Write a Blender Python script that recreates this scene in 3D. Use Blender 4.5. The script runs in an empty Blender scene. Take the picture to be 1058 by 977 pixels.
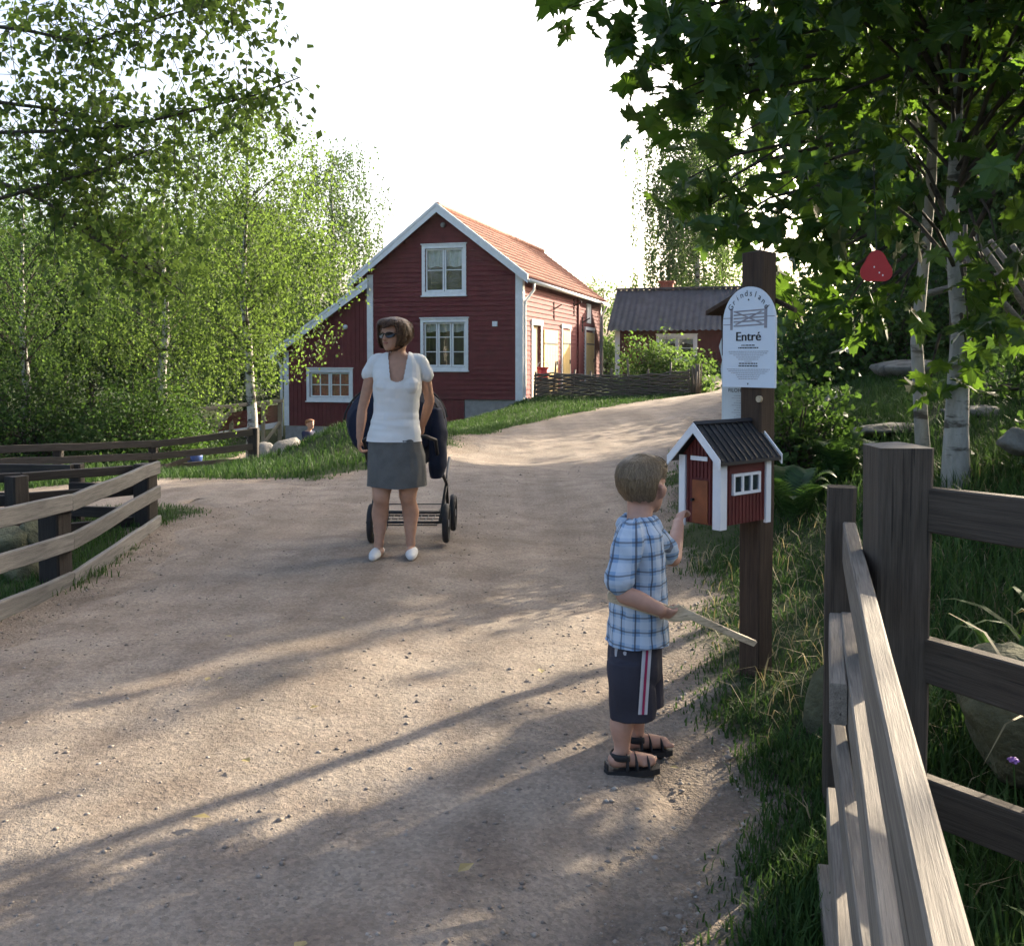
import bpy, bmesh, math, random
import numpy as np
from mathutils import Vector, Matrix, Quaternion

random.seed(7)
sc = bpy.context.scene
R = math.radians

# ------------------------------------------------------------------ camera
CAM_H = 1.40
PITCH = R(2.2)
cam_d = bpy.data.cameras.new("camera")
cam = bpy.data.objects.new("camera", cam_d)
sc.collection.objects.link(cam)
cam.location = (0, 0, CAM_H)
cam.rotation_euler = (R(90) - PITCH, 0, 0)
cam_d.sensor_width = 36.0
cam_d.lens = 36.0 * 1000 / 1058
cam_d.shift_y = -78.0 / 1058
cam_d.clip_start = 0.05
cam_d.clip_end = 3000
sc.camera = cam

# ------------------------------------------------------------------ sky and sun
SUN_AZ, SUN_EL = R(46), R(21)          # azimuth clockwise from +Y
world = bpy.data.worlds.new("World")
sc.world = world
world.use_nodes = True
wn = world.node_tree
wn.nodes.clear()
sky = wn.nodes.new("ShaderNodeTexSky")
sky.sky_type = 'NISHITA'
sky.sun_disc = False
sky.sun_elevation = SUN_EL
sky.sun_rotation = SUN_AZ
sky.altitude = 100
sky.air_density = 0.8
sky.dust_density = 8.0
sky.ozone_density = 1.0
bg = wn.nodes.new("ShaderNodeBackground")
bg.inputs['Strength'].default_value = 0.15
wo = wn.nodes.new("ShaderNodeOutputWorld")
wn.links.new(sky.outputs[0], bg.inputs[0])
wn.links.new(bg.outputs[0], wo.inputs[0])

sun_d = bpy.data.lights.new("sun", 'SUN')
sun_d.energy = 4.3
sun_d.angle = R(0.55)
sun_d.color = (1.0, 0.86, 0.66)
sun = bpy.data.objects.new("sun", sun_d)
sc.collection.objects.link(sun)
SUN_DIR = Vector((math.sin(SUN_AZ) * math.cos(SUN_EL), math.cos(SUN_AZ) * math.cos(SUN_EL), math.sin(SUN_EL)))
sun.rotation_euler = (-SUN_DIR).to_track_quat('-Z', 'Y').to_euler()
sun.location = SUN_DIR * 200

sc.view_settings.view_transform = 'Standard'
sc.view_settings.look = 'None'
sc.view_settings.gamma = 1.0
sc.view_settings.use_curve_mapping = False
sc.view_settings.exposure = 2.0
sc.render.engine = 'CYCLES'
sc.cycles.max_bounces = 7
sc.cycles.diffuse_bounces = 3
sc.cycles.transparent_max_bounces = 8
sc.cycles.use_denoising = True
sc.cycles.sample_clamp_indirect = 6.0

HAZE = 0.00015
sc.cycles.volume_bounces = 1

# ------------------------------------------------------------------ helpers
_cp, _sp = math.cos(PITCH), math.sin(PITCH)
def at(px, py, Y):
    """world point on the plane y=Y seen at photo pixel px,py (construction aid)"""
    a = (px - 529.0) / 1000.0; b = (410.5 - py) / 1000.0
    d = Vector((a, _cp + b * _sp, -_sp + b * _cp))
    return Vector((0, 0, CAM_H)) + d * (Y / d.y)

class MB:
    def __init__(s): s.v = []; s.f = []
    def add(s, v, f):
        o = len(s.v)
        s.v.extend([tuple(p) for p in v]); s.f.extend([tuple(i + o for i in q) for q in f])
        return s
    def box(s, lo, hi, M=None):
        (a, b, c), (d, e, g) = lo, hi
        v = [(a,b,c),(d,b,c),(d,e,c),(a,e,c),(a,b,g),(d,b,g),(d,e,g),(a,e,g)]
        if M is not None: v = [tuple(M @ Vector(p)) for p in v] if isinstance(M, Matrix) else [tuple(M(*p)) for p in v]
        return s.add(v, [(0,3,2,1),(4,5,6,7),(0,1,5,4),(1,2,6,5),(2,3,7,6),(3,0,4,7)])
    def prism(s, poly, M, d0, d1):
        """poly of (a,b) extruded from d0 to d1, M maps (a,d,b)"""
        n = len(poly)
        v = [tuple(M(a, d0, b)) for a, b in poly] + [tuple(M(a, d1, b)) for a, b in poly]
        f = [tuple(range(n)), tuple(range(2*n-1, n-1, -1))] + [(i, (i+1) % n + 0, (i+1) % n + n, i + n)[::-1] for i in range(n)]
        return s.add(v, f)
    def tube(s, pts, rad, n=8, flat=1.0, up=None, cap=True):
        pts = [Vector(p) for p in pts]
        if not hasattr(rad, '__len__'): rad = [rad] * len(pts)
        o = len(s.v); m = len(pts)
        ref = Vector(up) if up else None
        prev = None
        for i, p in enumerate(pts):
            t = (pts[min(i+1, m-1)] - pts[max(i-1, 0)])
            if t.length < 1e-9: t = Vector((0,0,1))
            t.normalize()
            if ref is not None: a = ref
            elif prev is not None: a = prev
            else: a = Vector((0,0,1)) if abs(t.z) < .9 else Vector((1,0,0))
            sd = t.cross(a)
            if sd.length < 1e-6: sd = t.cross(Vector((.3,.7,.2)))
            sd.normalize(); u2 = sd.cross(t).normalized(); prev = u2
            r = rad[i]
            ra, rb = (r if hasattr(r, '__len__') else (r, r * flat))
            for k in range(n):
                q = 2 * math.pi * k / n
                c = p + sd * (ra * math.cos(q)) + u2 * (rb * math.sin(q))
                s.v.append((c.x, c.y, c.z))
        for i in range(m - 1):
            for k in range(n):
                k2 = (k + 1) % n
                s.f.append((o+i*n+k, o+i*n+k2, o+(i+1)*n+k2, o+(i+1)*n+k))
        if cap:
            s.f.append(tuple(o+k for k in range(n-1, -1, -1)))
            s.f.append(tuple(o+(m-1)*n+k for k in range(n)))
        return s
    def mesh(s, name, smooth=False, org=(0,0,0)):
        me = bpy.data.meshes.new(name)
        ox, oy, oz = org
        me.from_pydata([(x-ox, y-oy, z-oz) for x, y, z in s.v], [], s.f)
        me.validate(); me.update()
        if smooth: me.polygons.foreach_set('use_smooth', [True] * len(me.polygons))
        return me

def org_of(o):
    p = Vector((0, 0, 0))
    while o is not None:
        p += o.location; o = o.parent
    return p

def link(name, me, mat=None, parent=None, smooth=None):
    o = bpy.data.objects.new(name, me)
    sc.collection.objects.link(o)
    if mat is not None and me is not None and len(me.materials) == 0: me.materials.append(mat)
    if parent is not None: o.parent = parent
    return o

def obj(name, mb, mat, parent=None, smooth=False):
    """mesh given in world coordinates, linked under parent"""
    return link(name, mb.mesh(name, smooth, org_of(parent)), mat, parent)

def thing(name, label, cat, loc=(0,0,0), group=None):
    o = bpy.data.objects.new(name, None)
    o.empty_display_size = .1
    sc.collection.objects.link(o)
    o.location = loc
    o['label'] = label; o['category'] = cat
    if group: o['group'] = group
    return o

def tag(o, label=None, cat=None, group=None, kind=None):
    if label: o['label'] = label
    if cat: o['category'] = cat
    if group: o['group'] = group
    if kind: o['kind'] = kind
    return o

def plank(name, p0, p1, h, t, mat, parent=None, ch=.006, seg=2, jit=.003, up=(0,0,1), seed=None):
    """bar from p0 to p1, h across 'up', t thick; local X runs along the grain"""
    rn = random.Random(seed if seed is not None else hash((round(p0[0],3), round(p0[2],3), round(p1[0],3), h)) & 0xffff)
    p0, p1 = Vector(p0), Vector(p1)
    x = (p1 - p0); L = x.length; x.normalize()
    y = Vector(up).cross(x)
    if y.length < 1e-5: y = Vector((0,1,0)).cross(x)
    y.normalize(); z = x.cross(y)
    a, b = t/2, h/2
    c = min(ch, a*.6, b*.6)
    prof = [(-a+c,-b),(a-c,-b),(a,-b+c),(a,b-c),(a-c,b),(-a+c,b),(-a,b-c),(-a,-b+c)]
    v = []; f = []
    for i in range(seg+1):
        jy, jz = rn.uniform(-jit,jit), rn.uniform(-jit,jit)
        k = 1 + rn.uniform(-.03,.03)
        for (q, w) in prof: v.append((L*i/seg, q*k+jy, w*k+jz))
    for i in range(seg):
        for k in range(8):
            f.append((i*8+k, i*8+(k+1)%8, (i+1)*8+(k+1)%8, (i+1)*8+k)[::-1])
    f.append(tuple(range(8))); f.append(tuple(range(seg*8+7, seg*8-1, -1)))
    me = bpy.data.meshes.new(name); me.from_pydata(v, [], f); me.validate(); me.update()
    o = link(name, me, mat, parent)
    M = Matrix((x, y, z)).transposed().to_4x4()
    og = org_of(parent)
    o.location = p0 - og
    o.rotation_euler = M.to_euler()
    return o

# ------------------------------------------------------------------ materials
def ramp(nt, fac, stops):
    r = nt.nodes.new("ShaderNodeValToRGB")
    while len(r.color_ramp.elements) < len(stops): r.color_ramp.elements.new(.5)
    for e, (p, c) in zip(r.color_ramp.elements, stops):
        e.position = p; e.color = tuple(c) + (1,) if len(c) == 3 else c
    nt.links.new(fac, r.inputs[0])
    return r.outputs[0]

def noise(nt, vec, scale, detail=4, rough=.55, out='Fac'):
    n = nt.nodes.new("ShaderNodeTexNoise")
    n.inputs['Scale'].default_value = scale; n.inputs['Detail'].default_value = detail; n.inputs['Roughness'].default_value = rough
    if vec is not None: nt.links.new(vec, n.inputs['Vector'])
    return n.outputs[out]

def coords(nt, which='Object', scale=(1,1,1), loc=(0,0,0), rot=(0,0,0)):
    t = nt.nodes.new("ShaderNodeTexCoord"); m = nt.nodes.new("ShaderNodeMapping")
    m.inputs['Scale'].default_value = scale; m.inputs['Location'].default_value = loc; m.inputs['Rotation'].default_value = rot
    nt.links.new(t.outputs[which], m.inputs['Vector'])
    return m.outputs[0]

def mixc(nt, fac, a, b, mode='MIX'):
    m = nt.nodes.new("ShaderNodeMix"); m.data_type = 'RGBA'; m.blend_type = mode
    for sock, val in ((m.inputs[0], fac), (m.inputs[6], a), (m.inputs[7], b)):
        if hasattr(val, 'is_output'): nt.links.new(val, sock)
        elif hasattr(val, '__len__'): sock.default_value = tuple(val) + (1,) if len(val) == 3 else val
        else: sock.default_value = val
    return m.outputs[2]

def math_n(nt, op, a, b=None, c=None, clamp=False):
    m = nt.nodes.new("ShaderNodeMath"); m.operation = op; m.use_clamp = clamp
    for i, val in enumerate((a, b, c)):
        if val is None: continue
        if hasattr(val, 'is_output'): nt.links.new(val, m.inputs[i])
        else: m.inputs[i].default_value = val
    return m.outputs[0]

def base_mat(name):
    m = bpy.data.materials.new(name); m.use_nodes = True
    nt = m.node_tree; b = nt.nodes['Principled BSDF']
    return m, nt, b

def setp(b, **k):
    for n, v in k.items():
        n = n.replace('_', ' ')
        if n in b.inputs: b.inputs[n].default_value = v

def bump(nt, b, h, strength=.3, dist=.01):
    n = nt.nodes.new("ShaderNodeBump"); n.inputs['Strength'].default_value = strength; n.inputs['Distance'].default_value = dist
    nt.links.new(h, n.inputs['Height']); nt.links.new(n.outputs[0], b.inputs['Normal'])

def mat_plain(name, col, rough=.6, var=.25, scale=8, bumps=.15, bscale=40, metallic=0, dist=.004, spec=.4, bdetail=4):
    """paint / fabric / stone: colour with broken-up variation and fine relief"""
    m, nt, b = base_mat(name)
    v = coords(nt)
    n1 = noise(nt, v, scale, 5)
    lo = [c * (1 - var) for c in col]; hi = [min(1, c * (1 + var)) for c in col]
    nt.links.new(ramp(nt, n1, [(.3, lo), (.7, hi)]), b.inputs['Base Color'])
    setp(b, Roughness=rough, Metallic=metallic, Specular_IOR_Level=spec)
    if bumps: bump(nt, b, noise(nt, v, bscale, bdetail), bumps, dist)
    return m

def mat_wood(name, c1, c2, rough=.75, grain=26, knots=True, bstr=.5, spec=.3, moss=None):
    m, nt, b = base_mat(name)
    v = coords(nt, 'Object', (1.6, grain, grain))
    n1 = noise(nt, v, 2.2, 7, .65)
    v2 = coords(nt, 'Object', (1, 2.5, 2.5))
    n2 = noise(nt, v2, 3.0, 4)
    info = nt.nodes.new("ShaderNodeObjectInfo")
    col = ramp(nt, n1, [(.25, [c*.55 for c in c1]), (.45, c1), (.75, c2)])
    col = mixc(nt, math_n(nt, 'MULTIPLY', n2, .55), col, [c*.55 for c in c1])
    w = math_n(nt, 'MULTIPLY_ADD', info.outputs['Random'], .35, .82)
    hs = nt.nodes.new("ShaderNodeHueSaturation"); nt.links.new(col, hs.inputs['Color']); nt.links.new(w, hs.inputs['Value'])
    col = hs.outputs[0]
    if moss is not None:
        n3 = noise(nt, coords(nt, 'Object', (1,1,1)), 6, 5)
        col = mixc(nt, ramp(nt, n3, [(.52,(0,0,0)),(.66,(1,1,1))]), col, moss)
    nt.links.new(col, b.inputs['Base Color'])
    setp(b, Roughness=rough, Specular_IOR_Level=spec)
    fine = noise(nt, coords(nt, 'Object', (3, grain*5, grain*5)), 2.0, 5, .7)
    col = mixc(nt, .75, col, mixc(nt, 1.0, col, ramp(nt, fine, [(.3,(.45,.45,.45)),(.5,(1,1,1)),(.75,(1.35,1.35,1.35))]), 'MULTIPLY'))
    crk = ramp(nt, noise(nt, coords(nt, 'Object', (.9, 38, 38), (3,1,2)), 2.0, 3, .5), [(.30,(1,1,1)),(.345,(0,0,0))])
    col = mixc(nt, math_n(nt,'MULTIPLY',crk,.8), col, [c*.25 for c in c1])
    nt.links.new(col, b.inputs['Base Color'])
    bump(nt, b, math_n(nt,'SUBTRACT',math_n(nt,'ADD',n1,fine),crk), bstr, .004)
    return m

def mat_leaf(name, cols, trans=.45, rough=.5, tcol=None, gloss=.35, green=True):
    """foliage: colour by leaf (random per island), light passes through"""
    m, nt, b = base_mat(name)
    g = nt.nodes.new("ShaderNodeNewGeometry")
    n = len(cols)
    if green: cols = [(c[0]*.80, c[1], c[2]*.92) for c in cols]
    col = ramp(nt, g.outputs['Random Per Island'], [(i / max(1, n-1), c) for i, c in enumerate(cols)])
    v = coords(nt); big = noise(nt, v, .9, 3)
    hs = nt.nodes.new("ShaderNodeHueSaturation"); nt.links.new(col, hs.inputs['Color'])
    nt.links.new(math_n(nt, 'MULTIPLY_ADD', big, 1.1, .45), hs.inputs['Value']); col = hs.outputs[0]
    nt.links.new(col, b.inputs['Base Color'])
    setp(b, Roughness=rough, Specular_IOR_Level=gloss)
    t = nt.nodes.new("ShaderNodeBsdfTranslucent")
    tcol = (tcol[0]*(.80 if green else 1), tcol[1], tcol[2])
    tc = mixc(nt, .8, col, tcol, 'MIX')
    hs2 = nt.nodes.new("ShaderNodeHueSaturation"); nt.links.new(tc, hs2.inputs['Color'])
    nt.links.new(math_n(nt, 'MULTIPLY_ADD', g.outputs['Random Per Island'], .7, .6), hs2.inputs['Value'])
    nt.links.new(hs2.outputs[0], t.inputs['Color'])
    mx = nt.nodes.new("ShaderNodeMixShader"); mx.inputs[0].default_value = trans
    nt.links.new(b.outputs[0], mx.inputs[1]); nt.links.new(t.outputs[0], mx.inputs[2])
    out = nt.nodes['Material Output']; nt.links.new(mx.outputs[0], out.inputs['Surface'])
    return m

def mat_glass(name, tint=(.9,.95,.95)):
    m = bpy.data.materials.new(name); m.use_nodes = True; nt = m.node_tree; nt.nodes.clear()
    fr = nt.nodes.new("ShaderNodeFresnel"); fr.inputs[0].default_value = 1.6
    tr = nt.nodes.new("ShaderNodeBsdfTransparent"); tr.inputs[0].default_value = tuple(tint) + (1,)
    gl = nt.nodes.new("ShaderNodeBsdfGlossy"); gl.inputs['Roughness'].default_value = .03
    mx = nt.nodes.new("ShaderNodeMixShader"); o = nt.nodes.new("ShaderNodeOutputMaterial")
    f = math_n(nt, 'MULTIPLY_ADD', fr.outputs[0], 1.3, .06, True)
    nt.links.new(f, mx.inputs[0]); nt.links.new(tr.outputs[0], mx.inputs[1]); nt.links.new(gl.outputs[0], mx.inputs[2]); nt.links.new(mx.outputs[0], o.inputs[0])
    return m

def mat_bark(name, c1, c2, dark, marks=.5, stretch=(2.5,2.5,9), mscale=1.0, thr=(.56,.64)):
    """pale bark with dark horizontal scars"""
    m, nt, b = base_mat(name)
    v = coords(nt, 'Object', stretch)
    n1 = noise(nt, v, mscale, 5, .6)
    v2 = coords(nt, 'Object', (9, 9, 3)); n2 = noise(nt, v2, 3, 6)
    col = ramp(nt, n2, [(.3, c1), (.7, c2)])
    col = mixc(nt, ramp(nt, n1, [(thr[0],(0,0,0)),(thr[1],(1,1,1))]), col, dark)
    nt.links.new(col, b.inputs['Base Color']); setp(b, Roughness=.85, Specular_IOR_Level=.2)
    bump(nt, b, n2, .6, .01)
    return m

M = {}
M['falu'] = mat_plain('falu_red_paint', (.135,.025,.025), .85, .22, 3, .3, 60)
M['falu_dark'] = mat_plain('falu_red_shed_paint', (.085,.020,.019), .85, .22, 3, .3, 60)
M['white'] = mat_plain('white_paint', (.74,.74,.72), .55, .08, 6, .1, 50)
M['concrete'] = mat_plain('concrete', (.27,.26,.24), .9, .2, 5, .5, 60, dist=.008)
M['yellow_door'] = mat_plain('yellow_door_paint', (.60,.42,.16), .6, .1, 6)
M['black_iron'] = mat_plain('black_iron', (.015,.015,.016), .5, .3, 20)
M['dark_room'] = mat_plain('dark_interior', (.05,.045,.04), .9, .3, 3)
M['glass'] = mat_glass('window_glass')
M['curtain'] = mat_plain('pale_curtain', (.45,.45,.43), .9, .15, 10)
M['red_curtain'] = mat_plain('red_curtain', (.36,.06,.04), .9, .5, 18)
M['red_plastic'] = mat_plain('red_plastic', (.45,.03,.02), .4, .15, 10)
M['wood_grey'] = mat_wood('weathered_grey_wood', (.215,.185,.150), (.36,.315,.255))
M['wood_left'] = mat_wood('weathered_grey_board_wood', (.130,.127,.120), (.22,.214,.20))
M['wood_post'] = mat_wood('brown_grey_post_wood', (.080,.062,.046), (.135,.108,.082))
M['wood_dark'] = mat_wood('dark_tarred_wood', (.030,.025,.021), (.06,.05,.042))
M['wood_sign'] = mat_wood('brown_stained_post_wood', (.050,.030,.018), (.085,.055,.035))
M['wood_new'] = mat_wood('fresh_pale_wood', (.46,.36,.23), (.60,.49,.34))
M['wood_toy'] = mat_wood('planed_pine_wood', (.58,.46,.30), (.70,.58,.41), .6, 18, bstr=.1)
M['wattle'] = mat_wood('woven_stick_wood', (.13,.105,.08), (.22,.18,.14))
M['stone'] = mat_plain('grey_field_stone', (.20,.19,.175), .9, .45, 4, .8, 18, dist=.03)
M['moss_stone'] = mat_plain('mossy_stone', (.10,.10,.055), .95, .5, 5, .9, 25, dist=.03)
# ------------------------------------------------------------------ terrain
CTRL = np.array([
 (0,0,0),(-1,2,0),(.4,3.4,0),(-.75,6.8,0),(-3,8,0),(0,12,.0),(.3,5,.0),(-2.8,5,.0),(-1.8,4,0),(-6,0,-.1),(-6,6,-.12),(-8,10,-.25),(-12,12,-.5),
 (-1.7,11.2,.04),(-2.3,14,.42),(-2.0,14.8,.46),(-1.5,14.2,.22),(-2.9,13.2,.10),(-3.4,14.6,-.05),(-2.4,16.5,.15),(-3.4,11.6,.02),(-1.1,15,.06),(-4,6.4,-.08),(-4.6,11,.0),(-3.3,16,-.30),(-4.5,14.2,-.25),
 (-5.3,20,-.85),(-8,18,-.7),(-4.4,22.5,-.72),(-12,20,-.8),(-3,20,-.55),(-2,22,-.4),
 (.2,20.6,.0),(.6,27,.06),(.5,31,.10),(-.5,29.5,-.25),(-1.2,30.5,-.75),(-2,31.5,-.95),(-5,32,-1.35),(-8.5,33,-1.6),(-10,28,-1.25),
 (3,26,.15),(5.5,30,.32),(7,33,.48),(6,40,.70),(10,42,.80),(2,38,.25),(1.2,33,.14),(1.5,30.5,.14),
 (1.2,7.4,.02),(1.9,11.8,.04),(1.06,4.1,.05),(1.1,3.0,-.02),(1.4,1.5,-.1),(4,18,.12),(2.6,15,.06),
 (2,6,.28),(2.7,6.3,.58),(3.3,9,.85),(5,9,1.15),(4,13,.85),(7,15,1.5),(6.2,18,.7),(3.2,4.6,.55),(2.0,3.0,.12),(4,4,.75),(6,6,1.2),(10,10,1.9),(9.5,24,1.2),(15,20,2.4),
 (1.6,2.2,.05),(2.2,1.5,.12),(3,2,.35),(2.1,8.2,.30),(2.7,11,.40),
 (-40,60,-1.5),(0,75,1.2),(40,60,3.5),(-40,0,-1),(40,0,2.5),(0,-25,0),(0,250,3),(-200,150,-1),(200,150,8),(-30,35,-1.6),(22,40,2)], dtype=float)
_C = 1.0
def _phi(d2): return np.sqrt(d2 + _C*_C)
_P = CTRL[:, :2]
_A = _phi(((_P[:,None,:]-_P[None,:,:])**2).sum(-1))
_n = len(_P)
_K = np.zeros((_n+1,_n+1)); _K[:_n,:_n] = _A + np.eye(_n)*-.02; _K[:_n,_n] = 1; _K[_n,:_n] = 1
_W = np.linalg.solve(_K, np.append(CTRL[:,2],0))
def gz_arr(x, y):
    x = np.asarray(x, float); y = np.asarray(y, float)
    sh = x.shape; x = x.ravel(); y = y.ravel()
    out = np.empty(len(x))
    for i in range(0, len(x), 20000):
        xs, ys = x[i:i+20000], y[i:i+20000]
        d2 = (xs[:,None]-_P[None,:,0])**2 + (ys[:,None]-_P[None,:,1])**2
        out[i:i+20000] = _phi(d2) @ _W[:_n] + _W[_n]
    return out.reshape(sh)
def gz(x, y): return float(gz_arr(np.array([x]), np.array([y]))[0])

# road edges: (y, left x, right x)
ROAD = np.array([(-4,-2.9,.1),(0,-2.75,.1),(1.6,-2.65,.16),(2.3,-2.65,.26),(2.9,-2.6,.52),(3.5,-2.6,.66),(4.2,-2.6,.74),(5.2,-2.55,.84),(6.5,-2.65,1.02),(8,-2.8,1.15),(9.5,-2.5,1.35),(11.2,-1.85,1.75),
  (13,-1.35,2.2),(15,-.95,2.75),(18,-.45,3.6),(21,.25,4.7),(24,1.55,6.1),(27,3.4,7.9),(30,5.9,10.2),(34,7.4,12.2),(40,9.5,15.5)], float)
SIDE = [(-1.5,9.3,.9),(-3.0,10.1,.85),(-4.6,10.0,1.0),(-7,9.8,1.1),(-11,10,1.1),(-14,11,1.1)]      # side path centre x,y,half width
LANE = [(-9.5,16.6,.7),(-7.4,18.4,.7),(-6.0,20.2,.75),(-5.6,22.5,.75),(-6.2,27,.8)]
def _w(y, s=0): return .10*np.sin(y*2.1+s)+.06*np.sin(y*5.3+1.7*s)+.035*np.sin(y*13.1+s*3)
def road_edges(y):
    y = np.asarray(y, float)
    return np.interp(y, ROAD[:,0], ROAD[:,1]) + _w(y,.5), np.interp(y, ROAD[:,0], ROAD[:,2]) + _w(y,2.2)
def strip_dist(x, y, pts):
    """signed distance (inside negative) to a strip given as centre points with half widths"""
    best = np.full(np.shape(x), 1e9)
    for (x0,y0,w0),(x1,y1,w1) in zip(pts[:-1], pts[1:]):
        dx, dy = x1-x0, y1-y0; L2 = dx*dx+dy*dy
        t = np.clip(((x-x0)*dx+(y-y0)*dy)/L2, 0, 1)
        d = np.hypot(x-(x0+t*dx), y-(y0+t*dy)) - (w0+t*(w1-w0))
        best = np.minimum(best, d)
    return best
def path_dist(x, y):
    """distance outside any gravel (negative inside)"""
    x = np.asarray(x,float); y = np.asarray(y,float)
    l, r = road_edges(y)
    d = np.maximum(l - x, x - r)
    d = np.where(y > 40, 9, d)
    d = np.minimum(d, strip_dist(x, y, SIDE)); d = np.minimum(d, strip_dist(x, y, LANE))
    return d

# --- ground sheet
def axis(segs):
    out = [segs[0][0]]
    for a, b, n in segs: out += list(np.linspace(a, b, n+1)[1:])
    return np.array(out)
gx = axis([(-260,-120,6),(-120,-40,10),(-40,-14,26),(-14,-5,36),(-5,6,100),(6,14,32),(14,40,26),(40,120,10),(120,260,6)])
gy = axis([(-90,-40,4),(-40,-4,12),(-4,1,12),(1,16,150),(16,36,90),(36,60,24),(60,140,14),(140,340,8)])
GX, GY = np.meshgrid(gx, gy)
GZ = gz_arr(GX, GY)
PD = path_dist(GX, GY)
rough = (np.sin(GX*7.3+GY*3.1)*np.sin(GY*6.1-GX*2.7)*.010 + np.sin(GX*2.3-1)*np.sin(GY*1.9)*.018) * np.clip(PD*3,0,1) * (np.hypot(GX,GY) < 60)
GZ = GZ + rough - .012*np.clip(-PD*4, 0, 1)*(GY<41) + .006*np.clip(PD*6,0,1)
nx, ny = len(gx), len(gy)
verts = np.stack([GX,GY,GZ],-1).reshape(-1,3)
idx = np.arange(nx*ny).reshape(ny,nx)
faces = np.stack([idx[:-1,:-1],idx[:-1,1:],idx[1:,1:],idx[1:,:-1]],-1).reshape(-1,4)
def grid_mesh(name, verts, faces, smooth=True):
    me = bpy.data.meshes.new(name)
    me.vertices.add(len(verts)); me.vertices.foreach_set('co', np.asarray(verts,np.float32).ravel())
    k = faces.shape[1]
    me.loops.add(faces.size); me.loops.foreach_set('vertex_index', faces.astype(np.int32).ravel())
    me.polygons.add(len(faces)); me.polygons.foreach_set('loop_start', np.arange(0,faces.size,k,dtype=np.int32)); me.polygons.foreach_set('loop_total', np.full(len(faces),k,np.int32))
    me.update(calc_edges=True); me.validate()
    me.polygons.foreach_set('use_smooth', [smooth]*len(me.polygons))
    return me
gme = grid_mesh('ground', verts, faces)
at_ = gme.attributes.new('worn', 'FLOAT', 'POINT')
at_.data.foreach_set('value', np.clip(1 - PD.ravel()/.55, 0, 1).astype(np.float32))

def gravel_color(nt, v):
    n1 = noise(nt, v, .55, 4); n2 = noise(nt, v, 3.1, 5, .6); n3 = noise(nt, v, 60, 3, .7)
    c = ramp(nt, n1, [(.3,(.232,.200,.165)),(.55,(.288,.246,.202)),(.75,(.335,.288,.235))])
    c = mixc(nt, ramp(nt, n2, [(.35,(1,1,1)),(.6,(0,0,0))]), c, (.205,.168,.136))
    vo = nt.nodes.new("ShaderNodeTexVoronoi"); vo.inputs['Scale'].default_value = 75; nt.links.new(v, vo.inputs['Vector'])
    trk = noise(nt, coords(nt, 'Object', (2.6,.16,1)), 1.0, 4, .6)
    c = mixc(nt, .6, c, mixc(nt, 1.0, c, ramp(nt, trk, [(.35,(.74,.73,.72)),(.65,(1.18,1.17,1.16))]), 'MULTIPLY'))
    spk = ramp(nt, vo.outputs['Color'], [(.0,(.55,.55,.55)),(.5,(.95,.94,.92)),(1,(1.35,1.3,1.25))])
    c = mixc(nt, .55, c, mixc(nt, 1.0, c, spk, 'MULTIPLY'))
    c = mixc(nt, .35, c, mixc(nt, 1.0, c, ramp(nt, n3, [(.3,(.5,.48,.46)),(.7,(1.4,1.4,1.4))]), 'MULTIPLY'))
    return c, vo.outputs['Distance'], n3, n2
m, nt, b = base_mat('gravel')
v = coords(nt)
c, vd, n3, n2 = gravel_color(nt, v)
nt.links.new(c, b.inputs['Base Color']); setp(b, Roughness=.95, Specular_IOR_Level=.15)
n5 = noise(nt, v, 150, 3, .7); n6 = noise(nt, v, 22, 4, .6)
h = math_n(nt, 'ADD', math_n(nt,'MULTIPLY',n3,.5), math_n(nt,'MULTIPLY',n5,.35)); h = math_n(nt,'ADD',h,math_n(nt,'MULTIPLY',n2,1.0)); h = math_n(nt,'ADD',h,math_n(nt,'MULTIPLY',n6,.9))
bump(nt, b, h, .75, .014)
M['gravel'] = m
m, nt, b = base_mat('turf_soil')
v = coords(nt)
gc, vd, n3, n2 = gravel_color(nt, v)
n4 = noise(nt, v, 1.7, 6, .65)
soil = ramp(nt, n4, [(.25,(.022,.032,.014)),(.5,(.036,.054,.020)),(.75,(.060,.072,.032))])
a_ = nt.nodes.new("ShaderNodeAttribute"); a_.attribute_name = 'worn'
f = math_n(nt,'ADD', a_.outputs['Fac'], math_n(nt,'MULTIPLY_ADD', noise(nt, v, 6, 5, .6), 1.2, -.6))
f = ramp(nt, f, [(.42,(0,0,0)),(.72,(1,1,1))])
nt.links.new(mixc(nt, f, soil, gc), b.inputs['Base Color']); setp(b, Roughness=.95, Specular_IOR_Level=.1)
bump(nt, b, math_n(nt,'ADD',n3,n4), .8, .03)
M['soil'] = m
tag(link('ground', gme, M['soil']), 'grassy ground rolling away under the trees and house', None, None, 'structure')

# --- gravel sheets
ys = axis([(-4,1,20),(1,14,150),(14,24,70),(24,40,70)])
l, r = road_edges(ys)
ts = np.linspace(0,1,36)
RX = l[:,None] + (r-l)[:,None]*ts[None,:]
RY = np.repeat(ys[:,None], len(ts), 1)
RZ = gz_arr(RX, RY) + .010 + .016*np.sin(np.pi*ts)[None,:] - .05*np.clip(1-np.minimum(ts,1-ts)*12,0,1)[None,:] - .012*np.exp(-((ts-.30)/.07)**2)[None,:] - .012*np.exp(-((ts-.68)/.07)**2)[None,:] + (.02*np.clip((RY-12)/20,0,1))
RZ += .006*np.sin(RX*3.7+RY*1.3)*np.sin(RY*2.9-RX*2.1)+.004*np.sin(RX*9+RY*4)*np.sin(RY*8.3)
idx = np.arange(RX.size).reshape(RX.shape)
faces = np.stack([idx[:-1,:-1],idx[:-1,1:],idx[1:,1:],idx[1:,:-1]],-1).reshape(-1,4)
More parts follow.
